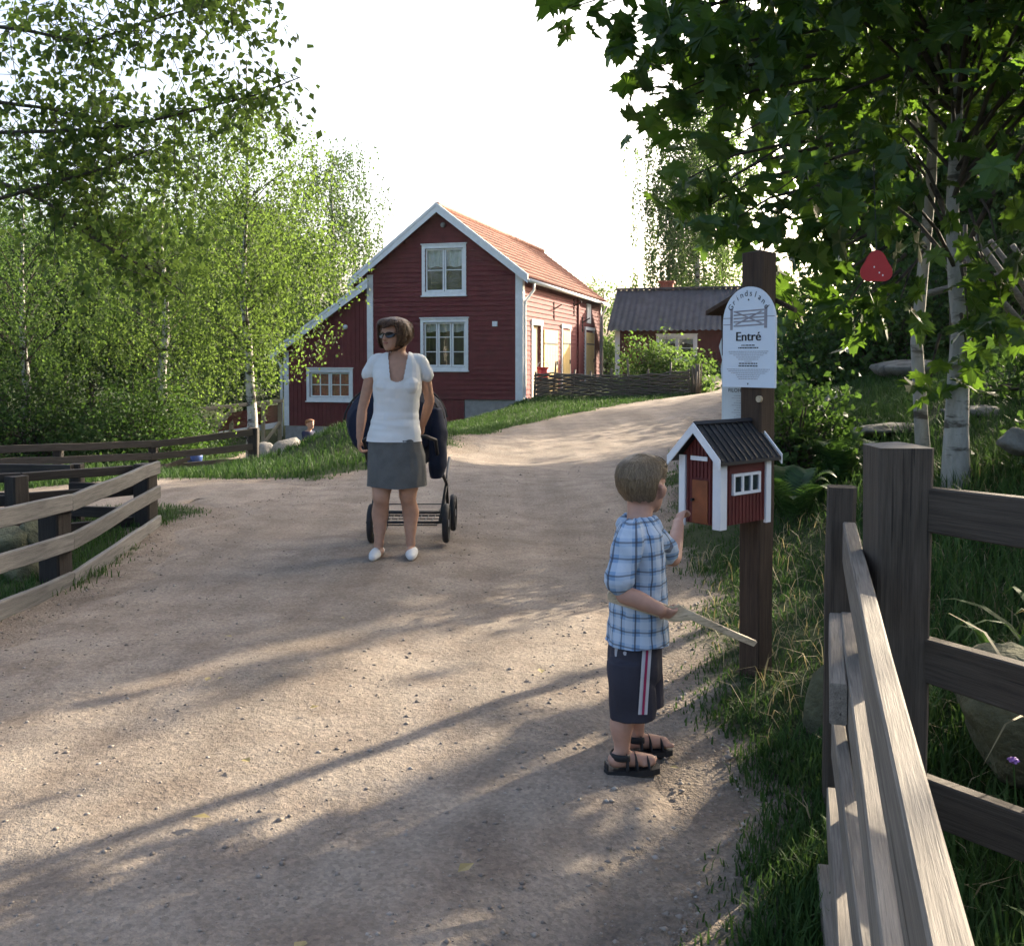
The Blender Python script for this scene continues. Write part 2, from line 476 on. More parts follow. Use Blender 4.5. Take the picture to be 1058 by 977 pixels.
tag(link('road', grid_mesh('road', np.stack([RX,RY,RZ],-1).reshape(-1,3), faces), M['gravel']), 'pale brown gravel road curving up past the red house', None, None, 'structure')
def strip_sheet(name, pts, label, dz):
    P = np.array(pts); L = np.append(0, np.cumsum(np.hypot(np.diff(P[:,0]),np.diff(P[:,1]))))
    s = np.linspace(0, L[-1], 90)
    cx, cy, hw = [np.interp(s, L, P[:,k]) for k in range(3)]
    tx, ty = np.gradient(cx, s), np.gradient(cy, s); nn = np.hypot(tx,ty); nxv, nyv = -ty/nn, tx/nn
    t = np.linspace(-1,1,14); wv = hw*(1.08+.06*np.sin(s*3.1)+.04*np.sin(s*7.7))
    X = cx[:,None]+nxv[:,None]*wv[:,None]*t; Y = cy[:,None]+nyv[:,None]*wv[:,None]*t
    Z = gz_arr(X,Y)+dz-.05*np.clip(1-(1-np.abs(t))*5,0,1)[None,:]-.06*np.clip(1-s/.6,0,1)[:,None]
    idx = np.arange(X.size).reshape(X.shape)
    f = np.stack([idx[:-1,:-1],idx[1:,:-1],idx[1:,1:],idx[:-1,1:]],-1).reshape(-1,4)
    tag(link(name, grid_mesh(name, np.stack([X,Y,Z],-1).reshape(-1,3), f), M['gravel']), label, None, None, 'structure')
strip_sheet('side_path', SIDE, 'sandy side path leading off behind the low board fence', .004)
strip_sheet('lane', LANE, 'narrow gravel lane running behind the rail fence', .012)
# ------------------------------------------------------------------ red house
HYAW = R(16)
HD = Vector((math.sin(HYAW), math.cos(HYAW), 0)); HR = Vector((math.cos(HYAW), -math.sin(HYAW), 0))
HC = Vector((.32, 32, 0))
def H(u, v, z):
    p = HC - HR*u + HD*v
    return (p.x, p.y, z)
house = thing('red_house', 'two storey dark red wooden house with white trim and orange tiled roof', 'house', H(2.8, 6, -.9))
LEN, UW, UA, ZA, SL = 13.8, 5.5, 2.86, 6.42, .775     # length, width, apex position, ridge height, roof slope
def z_roof(u): return ZA - abs(u-UA)*SL               # underside of the roof
WIN = [(2.03,3.39,3.69,5.18),(1.96,3.45,1.16,2.70)]
def courses(mb, u0f, u1f, z0, z1, holes, step, Mf, out0=.002, out1=.034):
    """lapped boards: every course a wedge, thicker at its lower edge"""
    z = z0; k = 0
    while z < z1 - .01:
        za, zb = z, min(z+step, z1)
        zm = (za+zb)/2
        spans = [(u0f(zm), u1f(zm))]
        for (h0,h1,ha,hb) in holes:
            if zb > ha+.02 and za < hb-.02:
                ns = []
                for a, b_ in spans:
                    if h1 <= a or h0 >= b_: ns.append((a,b_)); continue
                    if a < h0: ns.append((a,h0))
                    if b_ > h1: ns.append((h1,b_))
                spans = ns
        for a, b_ in spans:
            if b_-a < .03: continue
            o1 = out1 + random.uniform(-.003,.003)
            v = [Mf(a,-o1,za),Mf(b_,-o1,za),Mf(b_,-out0,zb),Mf(a,-out0,zb),Mf(a,.08,za),Mf(b_,.08,za),Mf(b_,.08,zb),Mf(a,.08,zb)]
            mb.add(v, [(0,1,2,3),(4,7,6,5),(0,4,5,1),(3,2,6,7),(0,3,7,4),(1,5,6,2)])
        z = zb; k += 1
gw = MB()
courses(gw, lambda z: max(.0, UA-(ZA-z)/SL), lambda z: min(UW, UA+(ZA-z)/SL), .09, ZA-.12, WIN, .165, H)
o = obj('gable_wall', gw, M['falu'], house); tag(o, kind='stuff')
# long side wall towards the sun: Mf(along v, out)
def HS(v, out, z): return H(out, v, z)      # out<0 means away from the wall
SIDEHOLES = [(1.25,2.45,.12,2.62)]
sw = MB(); ZE = z_roof(0)
courses(sw, lambda z: 0, lambda z: LEN, .09, ZE-.02, SIDEHOLES, .165, HS)
o = obj('side_wall', sw, M['falu'], house); tag(o, kind='stuff')
bw = MB()
bw.prism([(UW,.0),(UW,z_roof(UW)),(UA,ZA-.1),(0,z_roof(0)),(0,.0)], H, LEN-.05, LEN)
bw.box((UW-.1,.1,-1.5),(UW,LEN,z_roof(UW)-.02), H)
bw.box((.15,.14,-1.0),(UW-.15,LEN-.1,.02), H)
obj('rear_wall', bw, M['falu'], house)
# roof: two slabs with stepped, corrugated tiles
def tile_slope(sign, ue, name):
    rn = random.Random(3)
    n_s = 13; cols = 118
    mb = MB(); L = abs(ue-UA)
    nv = cols*2+1
    v0, v1 = -.32, LEN+.32
    rows = []
    for s in range(n_s):
        for e, lift in ((0,.055),(1,.012)):       # lower edge proud of the course below
            t = 1 - (s + e)/n_s
            rows.append((t, lift))
    for t, lift in rows:
        for k in range(nv):
            v = v0 + (v1-v0)*k/(nv-1)
            u = UA + sign*L*t
            z = ZA + .10 - L*t*SL + lift + (.018 if k % 2 else -.018) + rn.uniform(-.004,.004)
            mb.v.append(H(u, v, z))
    for i in range(len(rows)-1):
        for k in range(nv-1):
            mb.f.append((i*nv+k, i*nv+k+1, (i+1)*nv+k+1, (i+1)*nv+k))
    return mb
m, nt, b = base_mat('orange_roof_tile')
v = coords(nt)
n1 = noise(nt, v, 1.1, 5); n2 = noise(nt, v, 9, 4)
c = ramp(nt, n1, [(.3,(.17,.066,.040)),(.5,(.235,.088,.052)),(.7,(.29,.118,.072))])
c = mixc(nt, ramp(nt, n2, [(.45,(0,0,0)),(.7,(.7,.7,.7))]), c, (.13,.065,.047))
nt.links.new(c, b.inputs['Base Color']); setp(b, Roughness=.8, Specular_IOR_Level=.3); bump(nt, b, n2, .4, .01)
M['roof_tile'] = m
URE, ULE = -.30, 6.08
roof = MB()
for a, b_ in ((UA, URE), (UA, ULE)):
    za, zb = ZA, z_roof(b_)
    roof.prism([(a,za+.08),(b_,zb+.08),(b_,zb+.0),(a,za+.0)], H, -.30, LEN+.30)
rf = obj('roof', roof, M['falu'], house)
for sgn, ue in ((-1,URE),(1,ULE)):
    o = obj('roof_tiles', tile_slope(sgn, ue, 'roof_tiles'), M['roof_tile'], rf); tag(o, kind='stuff')
ridge = MB()
for k in range(36):
    v_ = -.3 + (LEN+.6)*k/36
    ridge.tube([H(UA,v_,ZA+.15),H(UA,v_+.41,ZA+.165)], .11, 8)
tag(obj('ridge_tiles', ridge, M['roof_tile'], rf), kind='stuff')
# bargeboards, two stepped boards on each slope
for ue, nm in ((URE,'bargeboard'),(ULE,'bargeboard')):
    zb = z_roof(ue)
    mb = MB(); mb.prism([(UA,ZA+.17),(ue,zb+.17),(ue,zb-.07),(UA,ZA-.09)], H, -.36, -.32)
    mb.prism([(UA,ZA+.23),(ue,zb+.23),(ue,zb+.12),(UA,ZA+.12)], H, -.385, -.30)
    obj(nm, mb, M['white'], house)
# corner boards
for u0,u1 in ((-.03,.20),(UW-.20,UW+.02)):
    mb = MB(); mb.box((u0,-.065,.05),(u1,-.02,z_roof(max(u0,.1) if u0<1 else u1)-.03), H); obj('corner_board', mb, M['white'], house)
mb = MB(); mb.box((-.06,-.062,.05),(-.032,.17,ZE-.03), H); obj('corner_board', mb, M['white'], house)
mb = MB(); mb.box((-.06,LEN-.22,.1),(-.02,LEN+.02,ZE-.03), H); obj('corner_board', mb, M['white'], house)
# gutter and downpipes
g = MB(); g.tube([H(URE-.06,-.3,z_roof(URE)+.02), H(URE-.06,LEN+.3,z_roof(URE)+.0)], .07, 8); obj('gutter', g, M['white'], house, True)
g = MB(); g.tube([H(URE-.06,.25,z_roof(URE)),H(URE-.05,.25,z_roof(URE)-.25),H(-.10,.10,z_roof(URE)-.62),H(-.09,.08,z_roof(URE)-.8),H(-.09,.08,.25),H(-.12,.05,.12),H(-.30,.0,.08)], .042, 8); obj('downpipe', g, M['white'], house, True)
g = MB(); g.tube([H(URE-.06,LEN,z_roof(URE)),H(-.10,LEN-.1,z_roof(URE)-.5),H(-.10,LEN-.1,.2)], .05, 8); obj('downpipe', g, M['white'], house, True)

def window(parent, Mf, u0, u1, z0, z1, sashes, bars, label=None, curtain=None, curtain_z=.25, open_sash=None, trim=.11, deep=.10, roomd=.6):
    """casing outside the opening, sash frames, panes and a dark room behind"""
    w = thing('window', '', ''); del w['label']; del w['category']; w.parent = parent
    og = org_of(parent); base = Vector(Mf((u0+u1)/2, 0, z0)); w.location = base - og
    if label: w['label'] = label
    t = trim
    fr = MB()
    fr.box((u0-t*.2,-.05,z0-t),(u1+t*.2,.02,z0+.02), Mf); fr.box((u0-t*.2,-.05,z1-.02),(u1+t*.2,.02,z1+t), Mf)
    fr.box((u0-t,-.048,z0-t),(u0-.001,.02,z1+t), Mf); fr.box((u1+.001,-.048,z0-t),(u1+t,.02,z1+t), Mf)
    fr.box((u0-t-.03,-.085,z1+t),(u1+t+.03,.0,z1+t+.035), Mf)
    obj('casing', fr, M['white'], w)
    sl = MB(); sl.box((u0-t-.03,-.09,z0-t-.04),(u1+t+.03,.0,z0-t), Mf); obj('sill', sl, M['white'], w)
    n = sashes; sw_ = (u1-u0)/n
    for k in range(n):
        a = u0 + sw_*k + .012; b_ = u0 + sw_*(k+1) - .012
        e = .05
        s = MB()
        s.box((a,.02,z0+.03),(a+e,.06,z1-.03), Mf); s.box((b_-e,.02,z0+.03),(b_,.06,z1-.03), Mf)
        s.box((a+e,.021,z0+.03),(b_-e,.059,z0+.03+e), Mf); s.box((a+e,.021,z1-.03-e),(b_-e,.059,z1-.03), Mf)
        for j in range(1, bars+1):
            zz = z0+.03+(z1-z0-.06)*j/(bars+1); s.box((a+e,.028,zz-.014),(b_-e,.052,zz+.014), Mf)
        obj('sash', s, M['white'], w)
        for j in range(bars+1):
            za = z0+.03+e*.5+(z1-z0-.06-e)*j/(bars+1)+.012; zb = z0+.03+e*.5+(z1-z0-.06-e)*(j+1)/(bars+1)-.012
            pn = MB(); pn.add([Mf(a+e*.6,.045,za),Mf(b_-e*.6,.045+random.uniform(-.002,.002),za),Mf(b_-e*.6,.045,zb),Mf(a+e*.6,.045+random.uniform(-.002,.002),zb)],[(0,1,2,3)])
            obj('pane', pn, M['glass'], w)
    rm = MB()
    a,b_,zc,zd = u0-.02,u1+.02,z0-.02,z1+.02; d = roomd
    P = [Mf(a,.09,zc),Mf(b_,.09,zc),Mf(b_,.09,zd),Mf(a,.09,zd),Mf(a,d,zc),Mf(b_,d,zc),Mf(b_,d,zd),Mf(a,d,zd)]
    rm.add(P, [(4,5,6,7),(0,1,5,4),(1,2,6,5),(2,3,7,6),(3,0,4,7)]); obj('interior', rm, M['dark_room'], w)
    if curtain:
        c_ = MB(); nn = 24
        cz0, cz1 = (z1-(z1-z0)*curtain_z, z1) if curtain_z < .9 else (z0+.05, z1)
        for k in range(nn+1):
            u = u0 + (u1-u0)*k/nn; dd = .14 + .025*math.sin(k*1.9)
            c_.v += [Mf(u,dd,cz0+.02*math.sin(k*.8)), Mf(u,dd,cz1)]
        for k in range(nn): c_.f.append((2*k,2*k+2,2*k+3,2*k+1))
        obj('curtain', c_, M[curtain], w)
    return w
window(house, H, *WIN[0], 2, 1, None, 'curtain', .42)
window(house, H, *WIN[1], 3, 2, None, 'curtain', .22)
# lean-to at the low end
AU0, AU1, AS = UW, 8.72, .66
def z_an(u): return 3.92 - (u-5.5)*AS
an = MB()
u = AU0+.03; AW = (6.20,7.75,.08,1.00)
while u < AU1-.02:                                    # vertical boards with raised battens
    ub = min(u+.16, AU1)
    for (za,zb) in ([(-.92,AW[2]-.02),(AW[3]+.02,None)] if ub > AW[0]+.04 and u < AW[1]-.04 else [(-.92,None)]):
        z_l = zb if zb is not None else z_an(u)-.03; z_r = zb if zb is not None else z_an(ub)-.03
        an.prism([(u,za),(ub-.004,za),(ub-.004,z_r),(u,z_l)], H, -.002+random.uniform(-.002,.002), .08)
        an.prism([(u-.022,za),(u+.022,za),(u+.022,z_l-.02),(u-.022,z_l)], H, -.024, -.004)
    u = ub
an.box((AU1-.08,.1,-.92),(AU1,5.0,z_an(AU1)), H)
tag(obj('lean_to_wall', an, M['falu'], house), 'vertical dark red boards of the low lean-to', kind='stuff')
window(house, H, *AW, 2, 1, 'low white window with red checked curtains', 'red_curtain', 1.0)
for k, u in enumerate((6.59, 7.36)):                  # middle glazing bars
    mb = MB(); mb.box((u-.014,.024,.13),(u+.014,.056,.95), H); obj('glazing_bar', mb, M['white'], house)
mb = MB(); mb.prism([(AU0,z_an(AU0)),(9.15,z_an(9.15)),(9.15,z_an(9.15)+.1),(AU0,z_an(AU0)+.1)], H, -.28, 5.2); obj('lean_to_roof', mb, M['roof_tile'], house)
mb = MB(); mb.prism([(AU0-.12,z_an(AU0-.12)+.14),(9.2,z_an(9.2)+.14),(9.2,z_an(9.2)-.12),(AU0-.12,z_an(AU0-.12)-.12)], H, -.325, -.285)
mb.prism([(AU0-.12,z_an(AU0-.12)+.19),(9.2,z_an(9.2)+.19),(9.2,z_an(9.2)+.09),(AU0-.12,z_an(AU0-.12)+.09)], H, -.35, -.28); obj('bargeboard', mb, M['white'], house)
mb = MB(); mb.box((AU1-.16,-.05,-.92),(AU1+.03,-.026,z_an(AU1)-.05), H); obj('corner_board', mb, M['white'], house)
g = MB(); g.tube([H(9.12,-.1,z_an(9.1)-.02),H(AU1+.1,-.1,z_an(9.1)-.35),H(AU1+.1,-.1,-1.3)], .05, 8); obj('downpipe', g, M['white'], house, True)
mb = MB(); mb.box((AU0-.2,-.02,-1.9),(AU1,3,-.935), H); obj('foundation', mb, M['concrete'], house)
# plinth under the gable: concrete at the corner, boarded cellar hatch, two boulders
mb = MB(); mb.box((-.02,.03,-1.2),(2.0,.5,.075), H); obj('foundation', mb, M['concrete'], house)
mb = MB()
for k in range(25):
    a = 2.02 + k*.14; mb.box((a,.0+random.uniform(-.006,.006),-1.6),(a+.132,.1,.06), H)
tag(obj('cellar_boarding', mb, M['falu'], house), kind='stuff')
# fittings
mb = MB(); mb.box((.82,-.10,2.52),(.99,-.02,2.69), H); obj('wall_box', mb, M['white'], house)
def ball(mb, c, r, n=10, sq=(1,1,1)):
    o = len(mb.v); m_ = n//2
    for i in range(m_+1):
        th = math.pi*i/m_
        for k in range(n):
            ph = 2*math.pi*k/n
            mb.v.append((c[0]+r*sq[0]*math.sin(th)*math.cos(ph), c[1]+r*sq[1]*math.sin(th)*math.sin(ph), c[2]+r*sq[2]*math.cos(th)))
    for i in range(m_):
        for k in range(n):
            mb.f.append((o+i*n+k, o+(i+1)*n+k, o+(i+1)*n+(k+1)%n, o+i*n+(k+1)%n))
    return mb
for (u,z,r,mm) in ((6.33,2.55,.085,'white'),(2.72,5.93,.09,'concrete')):
    mb = ball(MB(), H(u,-.08,z), r); mb.tube([H(u,-.08,z),H(u,.0,z)], r*.6, 8); obj('wall_lamp', mb, M[mm], house, True)
# doors on the sunny side
def HO(v, out, z): return H(-out, v, z)
mb = MB(); mb.box((1.12,.0,.1),(1.25,.06,2.72), HO); mb.box((2.45,.0,.1),(2.58,.06,2.72), HO); mb.box((1.08,.0,2.62),(2.62,.075,2.80), HO)
d = obj('doorway', mb, M['white'], house)
mb = MB(); mb.add([HO(1.2,-.07,.1),HO(2.5,-.07,.1),HO(2.5,-.07,2.65),HO(1.2,-.07,2.65)],[(0,1,2,3)]); obj('inner_door', mb, M['wood_new'], d)
def yellow_door(v0, v1, z0, z1, trimmed):
    mb = MB(); n = 5
    for k in range(n):
        a = v0+(v1-v0)*k/n; mb.box((a,.05,z0),(a+(v1-v0)/n-.012,.09,z1), HO)
    mb.box((v0,.03,z0+.05),(v1,.05,z1-.05), HO)
    d = obj('door', mb, M['yellow_door'], house)
    for zz in (z0+.45, z1-.5):
        mb = MB(); mb.box((v0+.02,.092,zz-.03),(v1-.05,.104,zz+.03), HO); obj('hinge', mb, M['black_iron'], d)
    mb = MB(); mb.box((v1-.16,.092,(z0+z1)/2-.1),(v1-.06,.115,(z0+z1)/2+.06), HO); obj('lock', mb, M['black_iron'], d)
    if trimmed:
        mb = MB(); mb.box((v0-.14,.0,z0),(v0-.005,.07,z1+.1), HO); mb.box((v1+.005,.0,z0),(v1+.14,.07,z1+.1), HO); mb.box((v0-.2,.0,z1+.105),(v1+.2,.09,z1+.24), HO); obj('door_casing', mb, M['white'], d)
yellow_door(2.75,4.85,.14,2.5,False); yellow_door(5.75,7.0,.16,2.55,True); yellow_door(10.2,11.9,.2,2.6,True)
mb = MB(); mb.box((10.5,.0,3.02),(11.3,.06,3.85), HO); obj('hatch', mb, M['white'], house)
for (v_,z_) in ((4.4,3.3),(7.9,3.6),(9.6,3.0)):
    mb = MB(); mb.tube([HO(v_,.02,z_+.3),HO(v_,.03,z_-.4)], .035, 6); mb.tube([HO(v_,.03,z_),HO(v_,.35,z_+.18)], .025, 6); obj('bracket', mb, M['black_iron'], house)
mb = MB(); mb.box((8.55,.02,.1),(8.75,.10,ZE-.05), HO); obj('shadow_strip', mb, M['falu'], house)  # raised strip standing in for a shadow line on the wall

# bucket and drain at the corner
bk = thing('bucket', 'small red bucket beside the downpipe at the house corner', 'bucket', H(-.55,.35,gz(.9,32)))
mb = MB(); p = Vector(H(-.62,.45,0)); z0 = gz(p.x,p.y)+.58
mb.tube([(p.x,p.y,z0),(p.x,p.y,z0+.10),(p.x,p.y,z0+.42)], [.15,.16,.21], 14); mb.tube([(p.x,p.y,z0+.40),(p.x,p.y,z0+.44)], .225, 14); obj('pail', mb, M['red_plastic'], bk, True)
mb = MB(); mb.tube([(p.x-.21,p.y,z0+.42),(p.x-.14,p.y,z0+.58),(p.x,p.y,z0+.63),(p.x+.14,p.y,z0+.58),(p.x+.21,p.y,z0+.42)], .012, 6); obj('handle', mb, M['white'], bk)
mb = MB(); mb.box((p.x-.2,p.y-.2,z0-.62),(p.x+.2,p.y+.2,z0)); obj('stand', mb, M['wood_grey'], bk)

# ------------------------------------------------------------------ boulder helper
def rock(name, label, c, r, mat, seed, cat='rock', group=None, sub=2):
    rn = random.Random(seed)
    bm = bmesh.new(); bmesh.ops.create_icosphere(bm, subdivisions=sub+1, radius=1)
    off = [Vector((rn.uniform(-1,1),rn.uniform(-1,1),rn.uniform(-1,1))).normalized() for _ in range(9)]
    cut = [rn.uniform(.55,.9) for _ in off]
    from mathutils import noise as mn
    for vv in bm.verts:
        p = vv.co.copy()
        for n_, k in zip(off, cut):
            dd = p.dot(n_)
            if dd > k: p -= n_*(dd-k)*.85
        p *= 1 + .10*mn.noise(p*2.3+Vector((seed,0,0))) + .05*mn.noise(p*6+Vector((0,seed,0)))
        vv.co = Vector((p.x*r[0], p.y*r[1], p.z*r[2]))
    me = bpy.data.meshes.new(name); bm.to_mesh(me); bm.free()
    me.polygons.foreach_set('use_smooth', [True]*len(me.polygons))
    o = link(name, me, mat); o.location = c; o.rotation_euler = (0,0,rn.uniform(0,6))
    return tag(o, label, cat, group)
for (u,r_,z_,lb) in ((1.70,(.34,.25,.28),-.72,'pale squared foundation boulder next to the cellar boarding'),(.95,(.27,.25,.22),-.62,'smaller pale foundation boulder under the house corner')):
    p = H(u,-.22,z_); rock('boulder', lb, p, r_, M['stone'], int(u*100), 'boulder')
p = H(.35,-.2,-.28); rock('boulder', 'flat stone lying at the foot of the white corner board', p, (.35,.25,.14), M['stone'], 77, 'boulder')

# ------------------------------------------------------------------ shed
SC = Vector((4.52, 42, 0)); SZ = .70
def S(u, v, z):                       # u to the right along the front
    p = SC + HR*u + HD*v
    return (p.x, p.y, z)
shed = thing('red_shed', 'low dark red shed with black corrugated roof behind the wattle fence', 'shed', S(2.8,2,SZ))
SW_, SDp, SE = 5.5, 4.2, 2.72
mb = MB(); u = 0
SWN = (1.85,3.35,.0+SZ+.75,2.38)
while u < SW_-.01:
    ub = min(u+.17, SW_)
    for (za,zb) in ([(SZ-.2,SWN[2]),(SWN[3],SE)] if ub > SWN[0]+.03 and u < SWN[1]-.03 else [(SZ-.2,SE)]):
        mb.box((u,random.uniform(-.003,.003),za),(ub-.004,.08,zb), S); mb.box((u-.02,-.024,za),(u+.02,-.004,zb), S)
    u = ub
tag(obj('front_wall', mb, M['falu_dark'], shed), kind='stuff')
mb = MB(); mb.box((0.0,.085,SZ-.3),(.08,SDp,SE), S); mb.box((SW_-.08,.085,SZ-.3),(SW_,SDp,SE), S); mb.box((.08,SDp-.08,SZ-.3),(SW_-.08,SDp,SE), S)
for uu in (0.0, SW_-.06): mb.prism([(0.0,SE),(SDp,SE),(SDp/2,SE+1.72)], lambda a,d_,c_: S(d_,a,c_), uu, uu+.06)
obj('walls', mb, M['falu_dark'], shed)
mb = MB()
mb.box((SW_-.16,-.05,SZ-.2),(SW_+.02,-.026,SE-.02), S); obj('corner_board', mb, M['white'], shed); mb = MB(); mb.box((-.02,-.05,SZ-.2),(.16,-.026,SE-.02), S)
mb.box((-.045,-.05,SZ-.2),(-.02,.15,SE-.02), S); obj('corner_board', mb, M['white'], shed)
window(shed, S, *SWN, 2, 1, None, 'curtain', .3)
M['black_roof'] = mat_plain('black_roof_sheet', (.066,.068,.073), .8, .25, 2.5, .25, 30, spec=.2)
def corr(e_v, e_z, r_v, r_z, name):
    mb = MB(); n = 160; u0, u1 = -.35, SW_+.35
    for k in range(n+1):
        u = u0+(u1-u0)*k/n; c_ = .026*math.sin(k/n*2*math.pi*24)
        for t in (0,.33,.66,1): mb.v.append(S(u, e_v+(r_v-e_v)*t, e_z+(r_z-e_z)*t+c_))
    for k in range(n):
        for j in range(3): mb.f.append((k*4+j,(k+1)*4+j,(k+1)*4+j+1,k*4+j+1))
    return mb
RZ_ = SE+1.85
sr = MB(); sr.box((-.35,SDp/2-.14,RZ_+.0),(SW_+.35,SDp/2+.14,RZ_+.08), S)
sroof = obj('roof', sr, M['black_roof'], shed)
tag(obj('roof_sheet', corr(-.38,SE-.06,SDp/2,RZ_,'roof_sheet'), M['black_roof'], sroof, True), kind='stuff')
tag(obj('roof_sheet', corr(SDp+.38,SE-.06,SDp/2,RZ_,'roof_sheet'), M['black_roof'], sroof, True), kind='stuff')
mb = MB(); mb.prism([(-.36,SE-.1),(SDp/2,RZ_-.06),(SDp/2,RZ_-.2),(-.36,SE-.2)], lambda a,d_,c_: S(d_,a,c_), -.34,-.30); obj('bargeboard', mb, M['falu_dark'], shed)
M['brick'] = mat_plain('chimney_brick', (.26,.085,.05), .9, .4, 14, .5, 40)
mb = MB(); mb.box((1.60,SDp/2+.15,RZ_-.3),(2.15,SDp/2+.65,RZ_+.30), S); mb.box((1.53,SDp/2+.08,RZ_+.30),(2.22,SDp/2+.72,RZ_+.39), S); obj('chimney', mb, M['brick'], shed)

# ------------------------------------------------------------------ wattle fence
wf = thing('wattle_fence', 'low woven stick fence along the lawn between house and shed', 'fence', (3,31,gz(3,31)))
A, B = Vector((.72,31.55,0)), Vector((5.55,30.1,0))
nst = 9; rnw = random.Random(5)
stakes = [A.lerp(B, i/(nst-1)) for i in range(nst)]
for i, p in enumerate(stakes):
    z = gz(p.x,p.y); hh = rnw.uniform(.85,1.25) if i % 2 else rnw.uniform(.8,.95)
    mb = MB(); mb.tube([(p.x,p.y,z-.15),(p.x+rnw.uniform(-.12,.12),p.y,z+hh)], [.045,.032], 7); obj('stake', mb, M['wattle'], wf, True)
for j in range(17):
    mb = MB(); pts = []
    for i in range(nst*4-3):
        t = i/(nst*4-4); p = A.lerp(B,t); z = gz(p.x,p.y)
        sd = .055*math.cos(math.pi*(t*(nst-1)) + (math.pi if j%2 else 0))
        pts.append((p.x+sd*.28, p.y-sd, z+.03+j*.044+.018*math.sin(i*1.3+j*2.1)+rnw.uniform(-.008,.008)+t*.0+.05*math.sin(t*5+j*.1)))
    mb.tube(pts, [rnw.uniform(.024,.034) for _ in pts], 6); obj('withe', mb, M['wattle'], wf, True)
mb = MB()
for k in range(26):
    a = rnw.uniform(0,6.28); q = rnw.uniform(0,.17); x, y = B.x+.18+q*math.cos(a), B.y-.03+q*math.sin(a); z = gz(x,y)
    mb.tube([(x,y,z-.05),(x+rnw.uniform(-.04,.04),y,z+rnw.uniform(.78,.98))], rnw.uniform(.018,.03), 6)
tag(obj('end_bundle', mb, M['wattle'], wf, True), kind='stuff')

# ------------------------------------------------------------------ ramp with railing at the low end of the house
rmp = thing('footbridge', 'small red sided wooden footbridge with pale railings at the lean-to', 'footbridge', (-9,31,-1.5))
def RP(px, py, Y=31.0): return at(px, py, Y)
M['red_board'] = mat_plain('red_board', (.20,.045,.04), .8, .2, 4, .3, 50)
a0,a1,b0,b1 = RP(222,448,30),RP(291,436,32),RP(240,426,30),RP(291,417,32)
n = 9
for k in range(n):
    t0,t1 = k/n,(k+1)/n
    mb = MB(); q = [a0.lerp(b0,t0),a1.lerp(b1,t0),a1.lerp(b1,t1-.012),a0.lerp(b0,t1-.012)]
    mb.add([tuple(x) for x in q]+[(x.x,x.y+.05,x.z) for x in q], [(0,1,2,3),(7,6,5,4),(0,4,5,1),(1,5,6,2),(2,6,7,3),(3,7,4,0)]); obj('side_board', mb, M['red_board'], rmp)
plank('edge_board', RP(221,450,29.9), RP(291,438,31.9), .18, .06, M['white'], rmp)
rails = [(206,422,470,29.8),(239,422,450,30.3),(272,418,462,31.2),(289,414,462,31.8)]
for (x,y0,y1,Y) in rails: plank('post', RP(x,y1,Y), RP(x,y0,Y), .11, .11, M['wood_new'], rmp)
plank('top_rail', RP(206,423,29.7), RP(291,414,31.8), .10, .14, M['wood_new'], rmp)
plank('brace', RP(207,427,29.75), RP(229,461,29.75), .09, .07, M['wood_new'], rmp); plank('brace', RP(289,436,31.7), RP(262,472,30.6), .09, .07, M['wood_new'], rmp)
plank('brace', RP(236,427,30.2), RP(222,447,30), .07, .05, M['wood_new'], rmp)
# ------------------------------------------------------------------ low board fence by the road
lf = thing('board_fence', 'low grey board fence with dark posts curving along the road edge', 'fence', (-2.9,6.5,0))
def post(name, x, y, z1, w, mat, parent, z0=None, rot=0, lean=(0,0)):
    zb = gz(x,y)-.15 if z0 is None else z0
    o = plank(name, (x,y,zb), (x+lean[0],y+lean[1],z1), w, w, mat, parent, ch=.012, seg=4, jit=.004, up=(math.sin(rot),math.cos(rot),0))
    return o
LP = [(-3.09,8.12,.545),(-2.84,5.98,.55),(-2.86,4.2,.6),(-2.9,2.4,.6)]
for (x,y,z) in LP: post('post', x, y, z-.015, .145, M['wood_dark'], lf, rot=.2)
for lv, hgts in (('top',[.50,.515,.60,.6]),('mid',[.29,.27,.35,.36]),('low',[.035,.03,.09,.1])):
    for i in range(3):
        (xa,ya,_),(xb,yb,_) = LP[i],LP[i+1]
        ov = .03
        plank('rail', (xa+.10,ya+(ov if i==0 else 0.0),hgts[i]), (xb+.10,yb-(0 if i==0 else -.0)+.004*i,hgts[i+1]), .105, .036, M['wood_left'], lf, seg=5, jit=.005, seed=i*7+len(lv)+int(hgts[0]*90))
# the pen's other side
pf = thing('pole_fence', 'dark rail fence closing the far side of the small pen', 'fence', (-4,7.4,0))
PPs = [(-3.20,8.05,.50),(-3.78,7.35,.52),(-5.3,6.3,.55),(-7.5,5.4,.6)]
for (x,y,z) in PPs[1:]: post('post', x, y, z, .13, M['wood_dark'], pf, rot=.5)
for i in range(3):
    (xa,ya,za),(xb,yb,zb) = PPs[i],PPs[i+1]
    for dz, hh in ((-.02,.07),(-.19,.085),(-.46,.085)):
        plank('rail', (xa,ya+.06,za+dz), (xb,yb+.08,zb+dz), hh, .05, M['wood_dark'], pf, seg=3, jit=.006)
p2 = at(80,541,8.4); post('post', p2.x, p2.y, .50, .10, M['wood_dark'], pf)
plank('rail', (-3.1,8.2,.10), (p2.x-.02,p2.y-.08,.10), .09, .05, M['wood_dark'], pf); plank('rail', (-3.1,8.2,.30), (p2.x-.02,p2.y-.08,.31), .08, .05, M['wood_dark'], pf)
plank('rail', (p2.x,p2.y-.08,.46), (-6.6,9.0,.42), .08, .05, M['wood_dark'], pf); plank('rail', (p2.x,p2.y-.08,.20), (-6.6,9.0,.18), .08, .05, M['wood_dark'], pf)
post('post', -6.6, 9.08, .48, .11, M['wood_dark'], pf)

